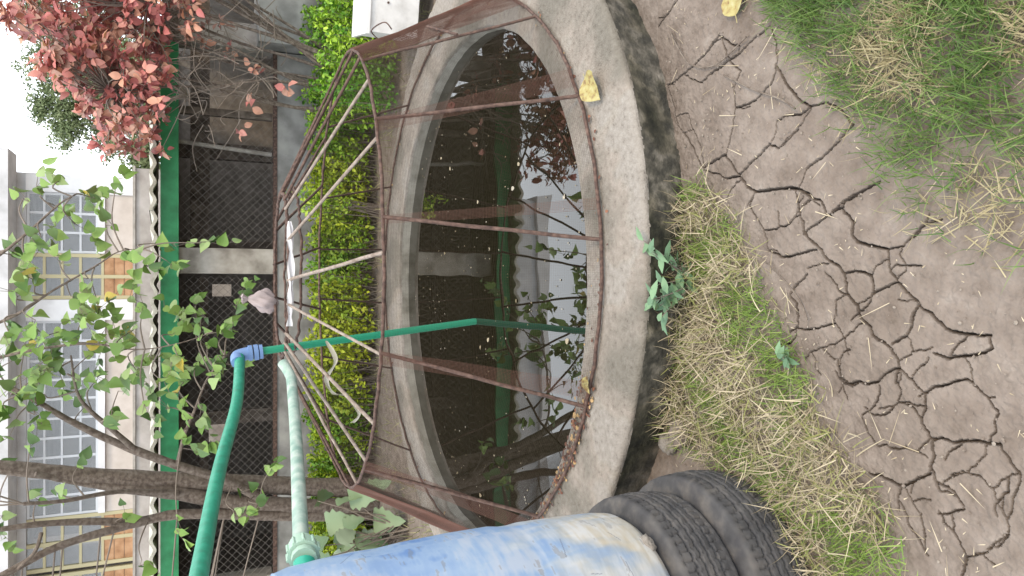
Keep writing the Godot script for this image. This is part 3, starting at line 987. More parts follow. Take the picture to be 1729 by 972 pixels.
func make_drum_and_tyres() -> void:
	mats.rubber = weathered([[0.028, 0.028, 0.03], [0.058, 0.057, 0.06], [0.09, 0.085, 0.083], [0.15, 0.135, 0.12]], [0.0, 0.45, 0.66, 1.0], 2.2, 121, 0.78, 0.05, 0.01, 6)
	tyre("tyre", V(-0.86, 0.0, 1.69), 0.335, 0.185, 5, "worn black tyre lying on the grass, lower of two under the blue drum")
	tyre("tyre_001", V(-0.895, 0.183, 1.70), 0.325, 0.175, 9, "worn black tyre directly beneath the blue drum, upper of two")
	# drum with its own painted image: faded blue, dusty and chalky low down
	var img := Image.create(512, 512, false, Image.FORMAT_RGB8)
	var n1 := noise(0.010, 131, 5)
	var n2 := noise(0.035, 133, 4)
	var n3 := noise(0.006, 137, 4)
	for y in 512:
		for x in 512:
			var up := 1.0 - y / 511.0
			var a := n1.get_noise_2d(x, y * 0.45)
			var b := n2.get_noise_2d(x * 0.35, y * 1.6)
			var c := n3.get_noise_2d(x + 300, y * 0.7)
			var col := Color(0.48, 0.59, 0.74).lerp(Color(0.60, 0.68, 0.77), clampf(0.5 + a * 0.9 + b * 0.5, 0, 1))
			col = col.lerp(Color(0.25, 0.42, 0.68), clampf((c * 1.1 + a * 0.6 + b * 0.3 - 0.16) * 2.2, 0, 0.55))
			col = col.lerp(Color(0.66, 0.70, 0.76), clampf((-c + b * 0.4 - 0.1) * 2.0, 0, 0.8))
			var dust := Color(0.71, 0.66, 0.57).lerp(Color(0.80, 0.79, 0.77), clampf(0.5 + b * 0.9 + a * 0.6, 0, 1))
			col = col.lerp(dust, clampf((0.42 - up + a * 0.42 + c * 0.25) * 3.0, 0, 1) * 0.9)
			if b > 0.40 and a < 0.05:
				col = col.lerp(Color(0.48, 0.45, 0.42), 0.35)
			img.set_pixel(x, y, col)
	for i in 34:                                   # scratches
		var q := Vector2(ru(0, 511), ru(0, 511))
		var d := Vector2(ru(-1, 1), ru(-0.4, 0.4)).normalized()
		for s in int(ru(8, 45)):
			var w := q + d * s
			img.set_pixel(posmod(int(w.x), 512), clampi(int(w.y), 0, 511), img.get_pixel(posmod(int(w.x), 512), clampi(int(w.y), 0, 511)).lerp(Color(0.3, 0.32, 0.38), 0.55))
	var m := StandardMaterial3D.new()
	m.albedo_texture = ImageTexture.create_from_image(img)
	m.roughness = 0.5
	var base := V(-0.905, 0.362, 1.68)
	var t := thing("water_drum", base, "faded blue plastic water drum standing on two old tyres", "drum")
	var prof := [[0.02, 0.004], [0.20, 0.002], [0.262, 0.0], [0.284, 0.008], [0.297, 0.03], [0.302, 0.07], [0.304, 0.16], [0.304, 0.28], [0.3, 0.31], [0.3, 0.34], [0.304, 0.37], [0.302, 0.48], [0.296, 0.60], [0.290, 0.66], [0.290, 0.69], [0.290, 0.72], [0.284, 0.80], [0.277, 0.865], [0.268, 0.895], [0.268, 0.90], [0.255, 0.905], [0.01, 0.907]]
	var rows := []
	var mb := MB.new()
	var segs := 96
	for q in prof:
		var row := PackedVector3Array()
		for s in segs + 1:
			var a := TAU * s / segs
			row.append(base + Vector3(q[0] * cos(a), q[1], -q[0] * sin(a)))
			mb.uv.append(Vector2(s * 2.0 / segs, 1.0 - q[1] / 0.907))
		rows.append(row)
	mb.grid(rows)
	part(t, "body", mb, m)
	# lug with a hole on the shoulder
	var lug := MB.new()
	var lo := base + Vector3(0.262, 0.905, 0.03)
	var ring := []
	for i in 17:
		var a := TAU * i / 16.0
		ring.append(lo + Vector3(0.02 * cos(a), 0.018 + 0.024 * sin(a), 0.024 * cos(a)))
	lug.tube(ring, 0.011, 8, false)
	part(t, "lug", lug, flat(0.52, 0.56, 0.64, 0.5))
	var st := MB.new()
	st.tube([V(-0.70, 1.198, 1.70), V(-0.648, 1.187, 1.795)], 0.026, 14)
	part(t, "outlet", st, flat(0.02, 0.36, 0.25, 0.4))

# ---------------------------------------------------------------- pipes
func make_pipes() -> void:
	var faded := weathered([[0.20, 0.33, 0.28], [0.34, 0.46, 0.40], [0.52, 0.58, 0.52]], [0.2, 0.5, 0.8], 2.0, 141, 0.6, 0.0, 0.012, 5)
	var t := thing("overflow_pipe", V(-0.5, 1.1, 2.6), "pale sun bleached green pipe running from the drum towards the pond", "pipe")
	var mb := MB.new()
	mb.tube(smooth_path([V(-0.638, 1.184, 1.86), V(-0.627, 1.172, 1.96), V(-0.512, 1.096, 2.6), V(-0.41, 1.055, 3.0), V(-0.365, 1.046, 3.12), V(-0.335, 1.056, 3.17), V(-0.312, 1.07, 3.2)], 6), 0.0205, 16)
	part(t, "pipe", mb, faded)
	mb = MB.new()
	var a := V(-0.643, 1.186, 1.80)
	var b := V(-0.634, 1.180, 1.885)
	for q in [[0.0, 0.25, 0.030], [0.28, 0.72, 0.0375], [0.75, 1.0, 0.031]]:
		mb.tube([a.lerp(b, q[0]), a.lerp(b, q[1])], q[2], 12 if q[2] < 0.035 else 20)
	part(t, "union_nut", mb, flat(0.36, 0.52, 0.42, 0.5))
	mb = MB.new()
	for i in 10:
		var an := TAU * i / 10
		var ax := (b - a).normalized()
		var side := ax.cross(Vector3.UP).normalized()
		var o := side * cos(an) * 0.038 + ax.cross(side) * sin(an) * 0.038
		mb.tube([a.lerp(b, 0.30) + o, a.lerp(b, 0.70) + o], 0.004, 6)
	part(t, "nut_ridges", mb, flat(0.36, 0.52, 0.42, 0.5))
	# filling hose
	t = thing("filling_hose", V(-0.29, 1.2, 3.35), "bright green hose with blue elbow and a straight dip pipe into the pond", "hose")
	mb = MB.new()
	mb.tube(smooth_path([V(-1.25, 0.0, 0.75), V(-1.24, 0.8, 0.75), V(-1.1, 1.3, 0.82), V(-0.80, 1.46, 1.1), V(-0.66, 1.43, 1.6), V(-0.622, 1.40, 1.95), V(-0.545, 1.347, 2.4), V(-0.43, 1.268, 2.9), V(-0.335, 1.236, 3.22), V(-0.292, 1.228, 3.335)], 8), 0.021, 14)
	part(t, "hose", mb, mats.green_pipe)
	mb = MB.new()
	mb.tube([V(-0.272, 1.14, 3.352), V(-0.17, 0.13, 3.468), V(-0.166, 0.08, 3.474)], 0.0165, 14)
	part(t, "dip_pipe", mb, flat(0.02, 0.27, 0.155, 0.4))
	mb = MB.new()
	var blue := flat(0.13, 0.23, 0.44, 0.45)
	mb.tube(smooth_path([V(-0.312, 1.236, 3.30), V(-0.293, 1.236, 3.342), V(-0.284, 1.215, 3.35), V(-0.279, 1.19, 3.351)], 6), 0.028, 14)
	var e := part(t, "elbow", mb, blue)
	for q in [[1.192, 1.176, 0.034], [1.170, 1.152, 0.034], [1.148, 1.134, 0.031]]:
		var rg := MB.new()
		rg.tube([V(-0.279 + (1.19 - q[0]) * 0.1, q[0], 3.351), V(-0.279 + (1.19 - q[1]) * 0.1, q[1], 3.351)], q[2], 16)
		part(e, "collar", rg, blue)

# ---------------------------------------------------------------- hedge
func make_hedge() -> void:
	var m := tinted(0.5, 0.5)
	var lf := leaf_shape([[0.0, 0.05], [0.35, 0.30], [0.7, 0.24], [1.0, 0.02]], 0.35, 0.25, m)
	var dens := noise(1.3, 151, 3)
	var spec := [[-2.9, 1.30, "yellow green hedge of small leaves along the grey low wall", 0.44], [1.30, 3.6, "dense bright green hedge of small leaves beside the white box", 0.48]]
	var k := 0
	for s in spec:
		var t := thing("hedge" if k == 0 else "hedge_001", V((s[0] + s[1]) / 2, 0, 6.15), s[2], "hedge", "hedges by the shed")
		var stems := MB.new()
		var ts := []
		var cs := []
		var n := int((s[1] - s[0]) * (190 if k == 0 else 120))
		for i in n:
			var x := ru(s[0], s[1])
			var d := ru(5.93, 6.42) if k == 0 else ru(5.2, 6.42)
			var top: float = s[3] * ru(0.72, 1.1) + 0.05 * dens.get_noise_1d(x * 3.0)
			if k == 0 and d < 6.12:
				top *= ru(0.35, 1.0)
			var foot := V(x, -0.02, d)
			var tip := V(x + ru(-0.08, 0.08), top, d + ru(-0.08, 0.05))
			stems.tube([foot, foot.lerp(tip, 0.5) + rdir() * 0.02, tip], [0.004, 0.003, 0.0015], 4, false)
			var y := top * ru(0.12, 0.70) if k == 0 else top * 0.12
			if k == 0 and dens.get_noise_2d(x * 1.7, d * 3.0) < -0.2:
				y = top * 0.75
			var yellow := clampf(0.6 + dens.get_noise_2d(x, 40.0) + ru(-0.35, 0.35), 0, 1) if k == 0 else ru(0.0, 0.4)
			while y < top + 0.03:
				for q in 3:
					var o := foot.lerp(tip, y / top) + rdir() * Vector3(0.035, 0.012, 0.035)
					ts.append(Transform3D(facing(rdir() + Vector3(0, 0.55, 0), Vector3.UP + rdir() * 0.7, ru(0.024, 0.047)), o))
					var g := Color(0.13, 0.30, 0.02).lerp(Color(0.50, 0.56, 0.03), yellow) if k == 0 else Color(0.10, 0.30, 0.02).lerp(Color(0.42, 0.62, 0.05), yellow * 2.2)
					cs.append(g * ru(0.6, 1.15))
				y += 0.017
		part(t, "stems", stems, mats.twig)
		scatter(t, "foliage", lf, ts, cs)
		k += 1
	# one leggy bright shrub rising through the hedge
	var t2 := thing("leggy_shrub", V(0.62, 0, 5.9), "leggy lime green shoot rising above the hedge against the grey wall", "shrub")
	var st2 := MB.new()
	var ts2 := []
	var cs2 := []
	for i in 13:
		var foot := V(0.62 + ru(-0.05, 0.05), 0, 5.9)
		var tip := V(0.64 + ru(-0.10, 0.12), ru(0.52, 0.77), 5.85 + ru(-0.08, 0.08))
		st2.tube([foot, foot.lerp(tip, 0.6), tip], [0.004, 0.003, 0.001], 4, false)
		var y := 0.45
		while y < 1.0:
			for q in 4:
				ts2.append(Transform3D(facing(rdir() + Vector3(0, 0.6, 0), rdir() + Vector3.UP, ru(0.022, 0.042)), foot.lerp(tip, y) + rdir() * 0.022))
				cs2.append(Color(0.24, 0.46, 0.03).lerp(Color(0.48, 0.56, 0.07), rng.randf()))
			y += 0.045
	part(t2, "stems", st2, mats.twig)
	scatter(t2, "foliage", lf, ts2, cs2)

# ---------------------------------------------------------------- leafy tree in front of the shed
func make_leafy_tree() -> void:
	var base := V(-1.53, 0, 5.9)
	var t := thing("leafy_tree", base, "slender brown tree with several stems and sparse heart shaped leaves before the shed", "tree")
	var nodes := []
	var k := 0
	for l in LIMBS:
		var pts := []
		var rad := []
		for q in l:
			pts.append(V(q[0], q[1], q[2]))
		var path := smooth_path(pts, 5)
		for i in path.size():
			var f := i / 5.0
			var i0 := mini(int(f), l.size() - 1)
			rad.append(lerpf(l[i0][3], l[mini(i0 + 1, l.size() - 1)][3], f - int(f)) * 1.08 * (1.0 + ru(-0.06, 0.06)))
			nodes.append(path[i])
		if k < 3:
			path.insert(0, V(pts[0].x + (base.x - pts[0].x) * 0.4, -0.05, 5.95))
			rad.insert(0, rad[0] * 1.15)
		var mb := MB.new()
		mb.tube(path, rad, 12 if k < 3 else 7)
		part(t, "trunk" if k < 3 else "limb", mb, mats.bark)
		k += 1
	var heart := [[-0.08, 0.13], [-0.07, 0.24], [-0.03, 0.33], [0.05, 0.40], [0.15, 0.435], [0.27, 0.43], [0.4, 0.38], [0.53, 0.30], [0.66, 0.21], [0.78, 0.13], [0.88, 0.065], [1.0, 0.004]]
	var greens := [leafy(0.10, 0.20, 0.035), leafy(0.15, 0.27, 0.05), leafy(0.20, 0.33, 0.075), leafy(0.075, 0.15, 0.04), leafy(0.24, 0.34, 0.13), leafy(0.42, 0.34, 0.05)]
	var meshes := []
	for g in greens:
		meshes.append([leaf_shape(heart, 0.18, 0.18, g, 0.03), leaf_shape(heart, 0.45, 0.4, g, 0.05), leaf_shape(heart, -0.12, 0.05, g)])
	var twigs := MB.new()
	var made := 0
	var rest := []
	var rest_c := []
	var sprays := SPRAYS.duplicate()
	for i in 34:                                   # crown above the picture's edge
		sprays.append([ru(-2.6, 0.2), ru(2.45, 3.3), ru(4.7, 6.0), 2])
	for i in 12:
		sprays.append([ru(-3.2, -2.2), ru(1.2, 2.4), ru(5.0, 6.0), 2])
	for sp in sprays:
		var c := V(sp[0], sp[1], sp[2])
		var best: Vector3 = nodes[0]
		for q in nodes:
			if q.distance_to(c) + maxf(0.0, q.y - c.y) * 0.7 < best.distance_to(c) + maxf(0.0, best.y - c.y) * 0.7:
				best = q
		var way := smooth_path([best, best.lerp(c, 0.5) + Vector3(0, 0.04, 0) + rdir() * 0.03, c], 4)
		twigs.tube(way, [0.0055, 0.0055, 0.005, 0.005, 0.0045, 0.004, 0.0035, 0.003, 0.0025], 5, false)
		var count: int = [3, 6, 10][int(sp[3])]
		var shoot := (c - best).normalized() + rdir() * 0.6 + Vector3(0, -0.15, 0)
		var prev := c
		for i in count:
			var s := ru(0.05, 0.095)
			var o := c + shoot.normalized() * (i * 0.034) + rdir() * 0.035
			twigs.tube([prev, o], [0.002, 0.0012], 3, false)
			if i % 2 == 0:
				prev = o
			var d := (rdir() + Vector3(0, -0.55, 0.1)).normalized()
			var tr := Transform3D(facing(d, Vector3(ru(-0.7, 0.7), ru(0.1, 1.0), ru(0.2, 1.2)), s), o)
			var gi := 5 if rng.randf() < 0.035 else rng.randi() % 5
			var me: ArrayMesh = meshes[gi][rng.randi() % 3]
			if made < 300 and sp[1] < 2.5:
				inst(t, "leaf", me, tr)
				made += 1
			else:
				rest.append(tr)
				rest_c.append([Color(0.10, 0.20, 0.035), Color(0.15, 0.27, 0.05), Color(0.20, 0.33, 0.075), Color(0.075, 0.15, 0.04), Color(0.24, 0.34, 0.13)][gi % 5])
	part(t, "twigs", twigs, mats.twig)
	scatter(t, "other_leaves", leaf_shape(heart, 0.2, 0.2, tinted(0.55, 0.35), 0.03), rest, rest_c)

# ---------------------------------------------------------------- copper red shrub
func make_red_shrub() -> void:
	var base := V(1.5, 0, 6.0)
	var t := thing("red_shrub", base, "tall copper red leaved shrub with bare tangled lower stems", "shrub")
	var oval := [[0.0, 0.03], [0.07, 0.14], [0.18, 0.27], [0.32, 0.35], [0.48, 0.38], [0.63, 0.34], [0.77, 0.25], [0.89, 0.13], [1.0, 0.008]]
	var tones := [Color(0.52, 0.18, 0.16), Color(0.44, 0.14, 0.13), Color(0.58, 0.26, 0.21), Color(0.32, 0.12, 0.11), Color(0.56, 0.29, 0.20), Color(0.38, 0.22, 0.17)]
	var meshes := []
	for q in tones:
		var m := leafy(q.r, q.g, q.b, 0.4)
		meshes.append([leaf_shape(oval, 0.35, 0.3, m, 0.08), leaf_shape(oval, 0.1, 0.5, m, 0.12)])
	var rest := []
	var rest_c := []
	var made := 0
	var stem_tops := []
	for i in 15:
		var top := V(1.55 + ru(-0.25, 1.0), ru(1.35, 1.9), 5.85 + ru(-0.3, 0.3))
		var foot := base + Vector3(ru(-0.12, 0.2), -0.03, ru(-0.1, 0.1))
		var path := smooth_path([foot, foot.lerp(top, 0.35) + rdir() * 0.05, foot.lerp(top, 0.7) + rdir() * 0.08, top], 5)
		var rad := []
		for q in path.size():
			rad.append(lerpf(0.016, 0.006, float(q) / path.size()))
		var mb := MB.new()
		mb.tube(path, rad, 6)
		part(t, "stem", mb, mats.bark)
		stem_tops.append(top)
		stem_tops.append(path[10])
	var twigs := MB.new()
	var heads := []
	while heads.size() < 520:
		var c := V(ru(0.98, 2.75), ru(1.3, 2.9), ru(5.4, 6.2))
		var hump := 0.06 * sin(c.x * 9.0) + 0.05 * sin(c.x * 21.0 + c.z * 5.0)
		if c.y > 2.03 + (c.x - 1.12) * 0.68 + hump + ru(-0.08, 0.06) or c.y < 1.66 - (c.x - 1.1) * 0.22 + ru(-0.12, 0.06) or c.y > 2.72:
			continue
		heads.append(c)
	for i in 16:
		heads.append(V(ru(1.75, 2.6), ru(1.05, 1.5), ru(5.6, 6.1)))
	for q in [[1.62, 0.965, 5.75], [1.50, 0.74, 5.75], [1.16, 1.06, 5.8], [1.34, 0.99, 5.7], [2.3, 2.6, 5.8]]:
		heads.append(V(q[0], q[1], q[2]))
	for c in heads:
		var best: Vector3 = stem_tops[0]
		for q in stem_tops:
			if q.distance_to(c) < best.distance_to(c):
				best = q
		twigs.tube(smooth_path([best, best.lerp(c, 0.5) + rdir() * 0.06, c], 4), [0.006, 0.006, 0.005, 0.005, 0.004, 0.004, 0.003, 0.003, 0.002], 5, false)
		var count := rng.randi_range(8, 13)
		var tone := rng.randi() % 6
		if c.y < 1.5:
			count = 7
			tone = 4 + rng.randi() % 2
		for i in count:
			var d := (rdir() + Vector3(0, 0.25, 0.15)).normalized()
			var tr := Transform3D(facing(d, Vector3(ru(-0.5, 0.5), 1.0, ru(0, 1)), ru(0.04, 0.082)), c + d * ru(0.0, 0.035) + rdir() * 0.02)
			var ti := tone if rng.randf() < 0.5 else rng.randi() % 6
			if made < 300 and (c.y < 1.5 or c.z > -5.75):
				inst(t, "leaf", meshes[ti][rng.randi() % 2], tr)
				made += 1
			else:
				rest.append(tr)
				rest_c.append(tones[ti])
	# bare tangled twigs under the crown
	for i in 150:
		var o := V(ru(1.15, 2.3), ru(0.75, 1.6), ru(5.55, 6.1))
		if o.x < 1.35 and o.y < 0.95:
			continue
		var d := (rdir() + Vector3(0.2, 0.5, 0)).normalized()
		var l := ru(0.15, 0.4)
		twigs.tube(smooth_path([o, o + d * l * 0.5 + rdir() * 0.06, o + d * l + rdir() * 0.08], 4), [0.004, 0.004, 0.0035, 0.003, 0.003, 0.0025, 0.002, 0.002, 0.0015], 4, false)
	part(t, "twigs", twigs, mats.twig)
	scatter(t, "other_leaves", leaf_shape(oval, 0.3, 0.35, tinted(0.55, 0.4), 0.1), rest, rest_c)

# ---------------------------------------------------------------- plants with single leaves
func make_broadleaf_plants() -> void:
	var t := thing("broadleaf_plant", V(-1.72, 0, 5.1), "plant with large grey green lobed leaves between hedge and cage", "plant")
	var lob := [[-0.05, 0.12], [0.05, 0.36], [0.16, 0.42], [0.24, 0.34], [0.36, 0.46], [0.46, 0.32], [0.6, 0.34], [0.72, 0.18], [0.86, 0.14], [1.0, 0.01]]
	var gs := [leafy(0.20, 0.28, 0.16, 0.25), leafy(0.13, 0.20, 0.105, 0.25), leafy(0.27, 0.34, 0.23, 0.25), leafy(0.09, 0.15, 0.07, 0.25)]
	var ms := []
	for g in gs:
		ms.append(leaf_shape(lob, 0.25, 0.35, g, 0.08))
	var stems := MB.new()
	for i in 34:
		var foot := V(-1.72 + ru(-0.1, 0.1), 0, 5.1 + ru(-0.1, 0.1))
		var o := V(-1.75 + ru(-0.45, 0.30), ru(0.14, 0.60), 5.1 + ru(-0.3, 0.35))
		stems.tube([foot, foot.lerp(o, 0.5) + Vector3(0, 0.06, 0), o], [0.006, 0.005, 0.003], 5, false)
		var d := Vector3(o.x - foot.x + ru(-0.3, 0.3), ru(-0.5, 0.15), ru(-0.2, 0.7)).normalized()
		inst(t, "leaf", ms[rng.randi() % 4], Transform3D(facing(d, Vector3(ru(-0.4, 0.4), 1.0, ru(0.2, 0.9)), ru(0.15, 0.24)), o))
	part(t, "stems", stems, mats.twig)
	# two small weeds at the pond's foot
	var spear := [[0.0, 0.03], [0.3, 0.2], [0.6, 0.19], [1.0, 0.01]]
	var blue := [leaf_shape(spear, 0.2, 0.2, leafy(0.12, 0.22, 0.13, 0.3)), leaf_shape(spear, 0.2, 0.2, leafy(0.17, 0.29, 0.16, 0.3))]
	var k := 0
	for w in [[0.02, 1.85, 0.20, 64, 0.055, "blue green leafy weed growing in dry grass at the pond wall"], [-0.20, 1.48, 0.05, 10, 0.04, "tiny round leaved weed at the edge of bare cracked mud"]]:
		var foot := V(w[0], 0, w[1])
		var p := thing("weed" if k == 0 else "weed_001", foot, w[5], "weed", "weeds near the pond wall")
		var sm := MB.new()
		var shoots := maxi(2, w[3] / 8)
		for s in shoots:
			var tip := foot + Vector3(ru(-0.11, 0.11) * w[2] / 0.17, w[2] * ru(0.6, 1.1), ru(-0.02, 0.05))
			sm.tube([foot, foot.lerp(tip, 0.5) + rdir() * 0.01, tip], [0.002, 0.0018, 0.001], 4, false)
			for i in w[3] / shoots:
				var f  = 1.0 - i * 0.11
				var d := (rdir() * Vector3(1, 0.4, 1) + Vector3(0, 0.25, 0.1)).normalized()
				inst(p, "leaf", blue[rng.randi() % 2], Transform3D(facing(d, Vector3.UP + rdir() * 0.4, w[4] * ru(0.7, 1.15)), foot.lerp(tip, f)))
		part(p, "stems", sm, mats.twig)
		k += 1

func make_white_box() -> void:
	var base := V(1.86, 0, 4.62)
	var t := thing("white_box", base, "white painted wooden box on dark legs beside the pond rim", "box")
	var yaw := Transform3D(Basis(Vector3.UP, deg_to_rad(-14.0)), base)
	var paint := weathered([[0.50, 0.49, 0.47], [0.66, 0.655, 0.64], [0.76, 0.755, 0.74]], [0.1, 0.45, 0.8], 1.5, 161, 0.6, 0.02, 0.008, 5)
	var mb := MB.new()
	mb.box(yaw * Transform3D(Basis(), Vector3(0.12, 0.255, 0)), Vector3(0.74, 0.30, 0.4))
	part(t, "body", mb, paint)
	mb = MB.new()
	mb.box(yaw * Transform3D(Basis(), Vector3(0.12, 0.418, 0)), Vector3(0.77, 0.022, 0.43))
	part(t, "lid", mb, mats.white)
	for q in [[-0.18, 0.16], [0.42, 0.16], [-0.18, -0.16], [0.42, -0.16]]:
		mb = MB.new()
		mb.box(yaw * Transform3D(Basis(), Vector3(q[0], 0.051, q[1])), Vector3(0.05, 0.105, 0.05))
		part(t, "leg", mb, mats.old_wood)
	for q in [[-0.07, 0.30], [-0.02, 0.20]]:
		mb = MB.new()
		var o: Vector3 = yaw * Vector3(q[0], q[1], 0.2)
		mb.tube([o, o + yaw.basis * Vector3(0, 0, 0.008)], 0.007, 8)
		part(t, "nail_head", mb, mats.rust)

# ---------------------------------------------------------------- grass
func blade(mat: Material, curl: float) -> ArrayMesh:
	var mb := MB.new()
	var rows := []
	for k in 5:
		var f := k / 4.0
		var w := 0.5 * (1.0 - pow(f, 2.2)) + 0.02
		var y := f * (1.0 - 0.25 * curl * f)
		var z := curl * f * f * 0.75
		rows.append(PackedVector3Array([Vector3(-w, y, z), Vector3(w, y, z)]))
	mb.grid(rows)
	return mb.mesh(mat)

func inside(outline: Array, x: float, d: float) -> bool:
	var pl := PackedVector2Array()
	for q in outline:
		pl.append(Vector2(q[0], q[1]))
	return Geometry2D.is_point_in_polygon(Vector2(x, d), pl)

func outline_of(a: Array) -> PackedVector2Array:
	var pl := PackedVector2Array()
	for q in a:
		pl.append(Vector2(q[0], q[1]))
	return pl

func make_grass() -> void:
	var gm := tinted(0.6, 0.4)
	var blades := [blade(gm, 0.25), blade(gm, 0.8), blade(gm, -0.5)]
	var patch := noise(2.6, 171, 3)
	var bed := outline_of(STRAW_BED)
	var turf := outline_of(TURF)
	var lawn := []
	var lawn_c := []
	var hay := []
	var hay_c := []
	for b in 3:
		lawn.append([])
		lawn_c.append([])
		hay.append([])
		hay_c.append([])
	# tangled dry grass at the pond's foot
	var made := 0
	while made < 7200:
		var x := ru(-1.1, 0.5)
		var d := ru(1.0, 2.0)
		var j := Vector2(x + ru(-0.035, 0.035), d + ru(-0.035, 0.035))
		if not Geometry2D.is_point_in_polygon(j, bed):
			continue
		if Vector2(x - 0.1, d - 3.45).length() < 1.545 or Vector2(x + 0.86, d - 1.69).length() < 0.33:
			continue
		if patch.get_noise_2d(x * 3.0 + 20.0, d * 3.0) < ru(-0.75, 0.05):
			continue
		made += 1
		var g := patch.get_noise_2d(x * 1.5, d * 1.5) + (0.25 if x < -0.55 and d < 1.5 else 0.0)
		var green := g + ru(-0.25, 0.25) > 0.12
		var up := ru(0.25, 1.2) if green else ru(-0.05, 0.55)
		var dir := Vector3(ru(-1, 1), up, ru(-1, 1)).normalized()
		var l := ru(0.03, 0.075) if green else ru(0.03, 0.105)
		var wd := ru(0.0015, 0.0034)
		var o := V(x, ru(-0.002, 0.012) if green else 0.065 * pow(rng.randf(), 1.6), d)
		var bs := facing(dir, Vector3.UP + rdir() * 0.5, 1.0)
		var tr := Transform3D(Basis(bs.x * wd, bs.y * l, bs.z * l), o)
		var q := rng.randi() % 3
		var col: Color
		if green:
			col = Color(0.11, 0.20, 0.03).lerp(Color(0.26, 0.36, 0.08), rng.randf())
		else:
			col = Color(0.24, 0.19, 0.115).lerp(Color(0.54, 0.47, 0.33), rng.randf())
			if rng.randf() < 0.25:
				col = Color(0.24, 0.25, 0.08)
		hay[q].append(tr)
		hay_c[q].append(col)
	for b in 3:
		var o := scatter(self, "dry_grass" if b == 0 else "dry_grass_%03d" % b, blades[b], hay[b], hay_c[b])
		tag(o, "tangled straw coloured dry grass along the foot of the pond wall", "grass", "dry grass at the pond wall")
	# green turf
	made = 0
	while made < 20000:
		var x := ru(-0.4, 1.9)
		var d := ru(0.62, 2.0)
		var j := Vector2(x + ru(-0.05, 0.05), d + ru(-0.05, 0.05))
		if not Geometry2D.is_point_in_polygon(j, turf):
			continue
		var core := (x - 0.35) * 0.9 + (1.25 - d) * 0.15        # turf thins out towards the open mud
		if patch.get_noise_2d(x * 3.0 + 20.0, d * 3.0) < ru(-0.75, 0.25) or core < ru(-0.25, 0.30):
			continue
		made += 1
		var g := patch.get_noise_2d(x * 1.2 + 9.0, d * 1.2) + core * 0.5
		var green := g + ru(-0.3, 0.3) > -0.10
		var up := ru(0.25, 1.4) if green else ru(0.0, 0.6)
		var dir := Vector3(ru(-1, 1), up, ru(-1, 1)).normalized()
		var l := ru(0.03, 0.085)
		var wd := ru(0.0014, 0.0032)
		var o := V(x, ru(-0.002, 0.03), d)
		var bs := facing(dir, Vector3.UP + rdir() * 0.5, 1.0)
		var tr := Transform3D(Basis(bs.x * wd, bs.y * l, bs.z * l), o)
		var q := rng.randi() % 3
		var col: Color
		if green:
			col = Color(0.05, 0.12, 0.022).lerp(Color(0.17, 0.25, 0.06), rng.randf())
		else:
			col = Color(0.24, 0.20, 0.10).lerp(Color(0.46, 0.40, 0.24), rng.randf())
		lawn[q].append(tr)
		lawn_c[q].append(col)
	# thin grass farther off: round the white box and along the back of the pond
	for i in 5200:
		var x := ru(-2.2, 3.2)
		var d := ru(3.2, 6.3)
		if Vector2(x - 0.1, d - 3.45).length() < 1.60 or patch.get_noise_2d(x, d * 1.4) < -0.05 and x < 1.7:
			continue
		var dir := Vector3(ru(-1, 1), ru(0.2, 1.3), ru(-1, 1)).normalized()
		var l := ru(0.04, 0.11)
		var bs := facing(dir, Vector3.UP + rdir() * 0.5, 1.0)
		lawn[i % 3].append(Transform3D(Basis(bs.x * 0.004, bs.y * l, bs.z * l), V(x, 0, d)))
		lawn_c[i % 3].append(Color(0.14, 0.18, 0.05).lerp(Color(0.42, 0.38, 0.20), rng.randf()))
	for b in 3:
		var o := scatter(self, "turf_grass" if b == 0 else "turf_grass_%03d" % b, blades[b], lawn[b], lawn_c[b])
		tag(o, "short green turf growing over the edge of the bare mud", "grass", "green turf")
	# crumbs of dry soil
	var cm := MB.new()
	var top_ := [Vector3(0, 0.8, 0), Vector3(0, -0.8, 0)]
	for q in 5:
		var a := TAU * q / 5
		var b := TAU * (q + 1) / 5
		for e in top_:
			cm.tri(e, Vector3(cos(a), 0.1 * (q % 2), sin(a)), Vector3(cos(b), 0.1 * ((q + 1) % 5 % 2), sin(b)), Vector3(cos(a), e.y, sin(a)))
	var cts := []
	var ccs := []
	for i in 2600:
		var x := ru(-0.7, 1.0)
		var d := ru(0.8, 2.02)
		if patch.get_noise_2d(x * 2.0, d * 2.0 + 50.0) < ru(-0.7, 0.5) or Vector2(x - 0.1, d - 3.45).length() < 1.56:
			continue
		cts.append(Transform3D(Basis(rdir(), ru(0, TAU)).scaled(Vector3.ONE * (0.0009 + 0.0038 * pow(rng.randf(), 3.0))), V(x, 0.003, d)))
		ccs.append(Color(0.17, 0.135, 0.11).lerp(Color(0.30, 0.26, 0.22), rng.randf()))
	tag(scatter(self, "soil_crumbs", cm.mesh(tinted(0.95, 0.0)), cts, ccs), "small dry crumbs of soil scattered on the cracked mud", "soil")
	# straw scraps lying on the bare mud
	var ts := []
	var cs := []
	for i in 620:
		var x := ru(-0.8, 1.0)
		var d := ru(0.75, 2.0)
		if Vector2(x - 0.1, d - 3.45).length() < 1.58:
			continue
		var dir := Vector3(ru(-1, 1), ru(-0.02, 0.04), ru(-1, 1)).normalized()
		var l := ru(0.005, 0.02) if rng.randf() < 0.82 else ru(0.03, 0.11)
		var bs := facing(dir, Vector3.UP, 1.0)
		ts.append(Transform3D(Basis(bs.x * ru(0.0012, 0.0026), bs.y * l, bs.z * l * 0.15), V(x, 0.008, d)))
		cs.append(Color(0.34, 0.27, 0.17).lerp(Color(0.58, 0.50, 0.36), rng.randf()))
	var sc := scatter(self, "straw_scraps", blade(gm, 0.15), ts, cs)
	tag(sc, "loose bits of straw strewn over the cracked mud", "straw")

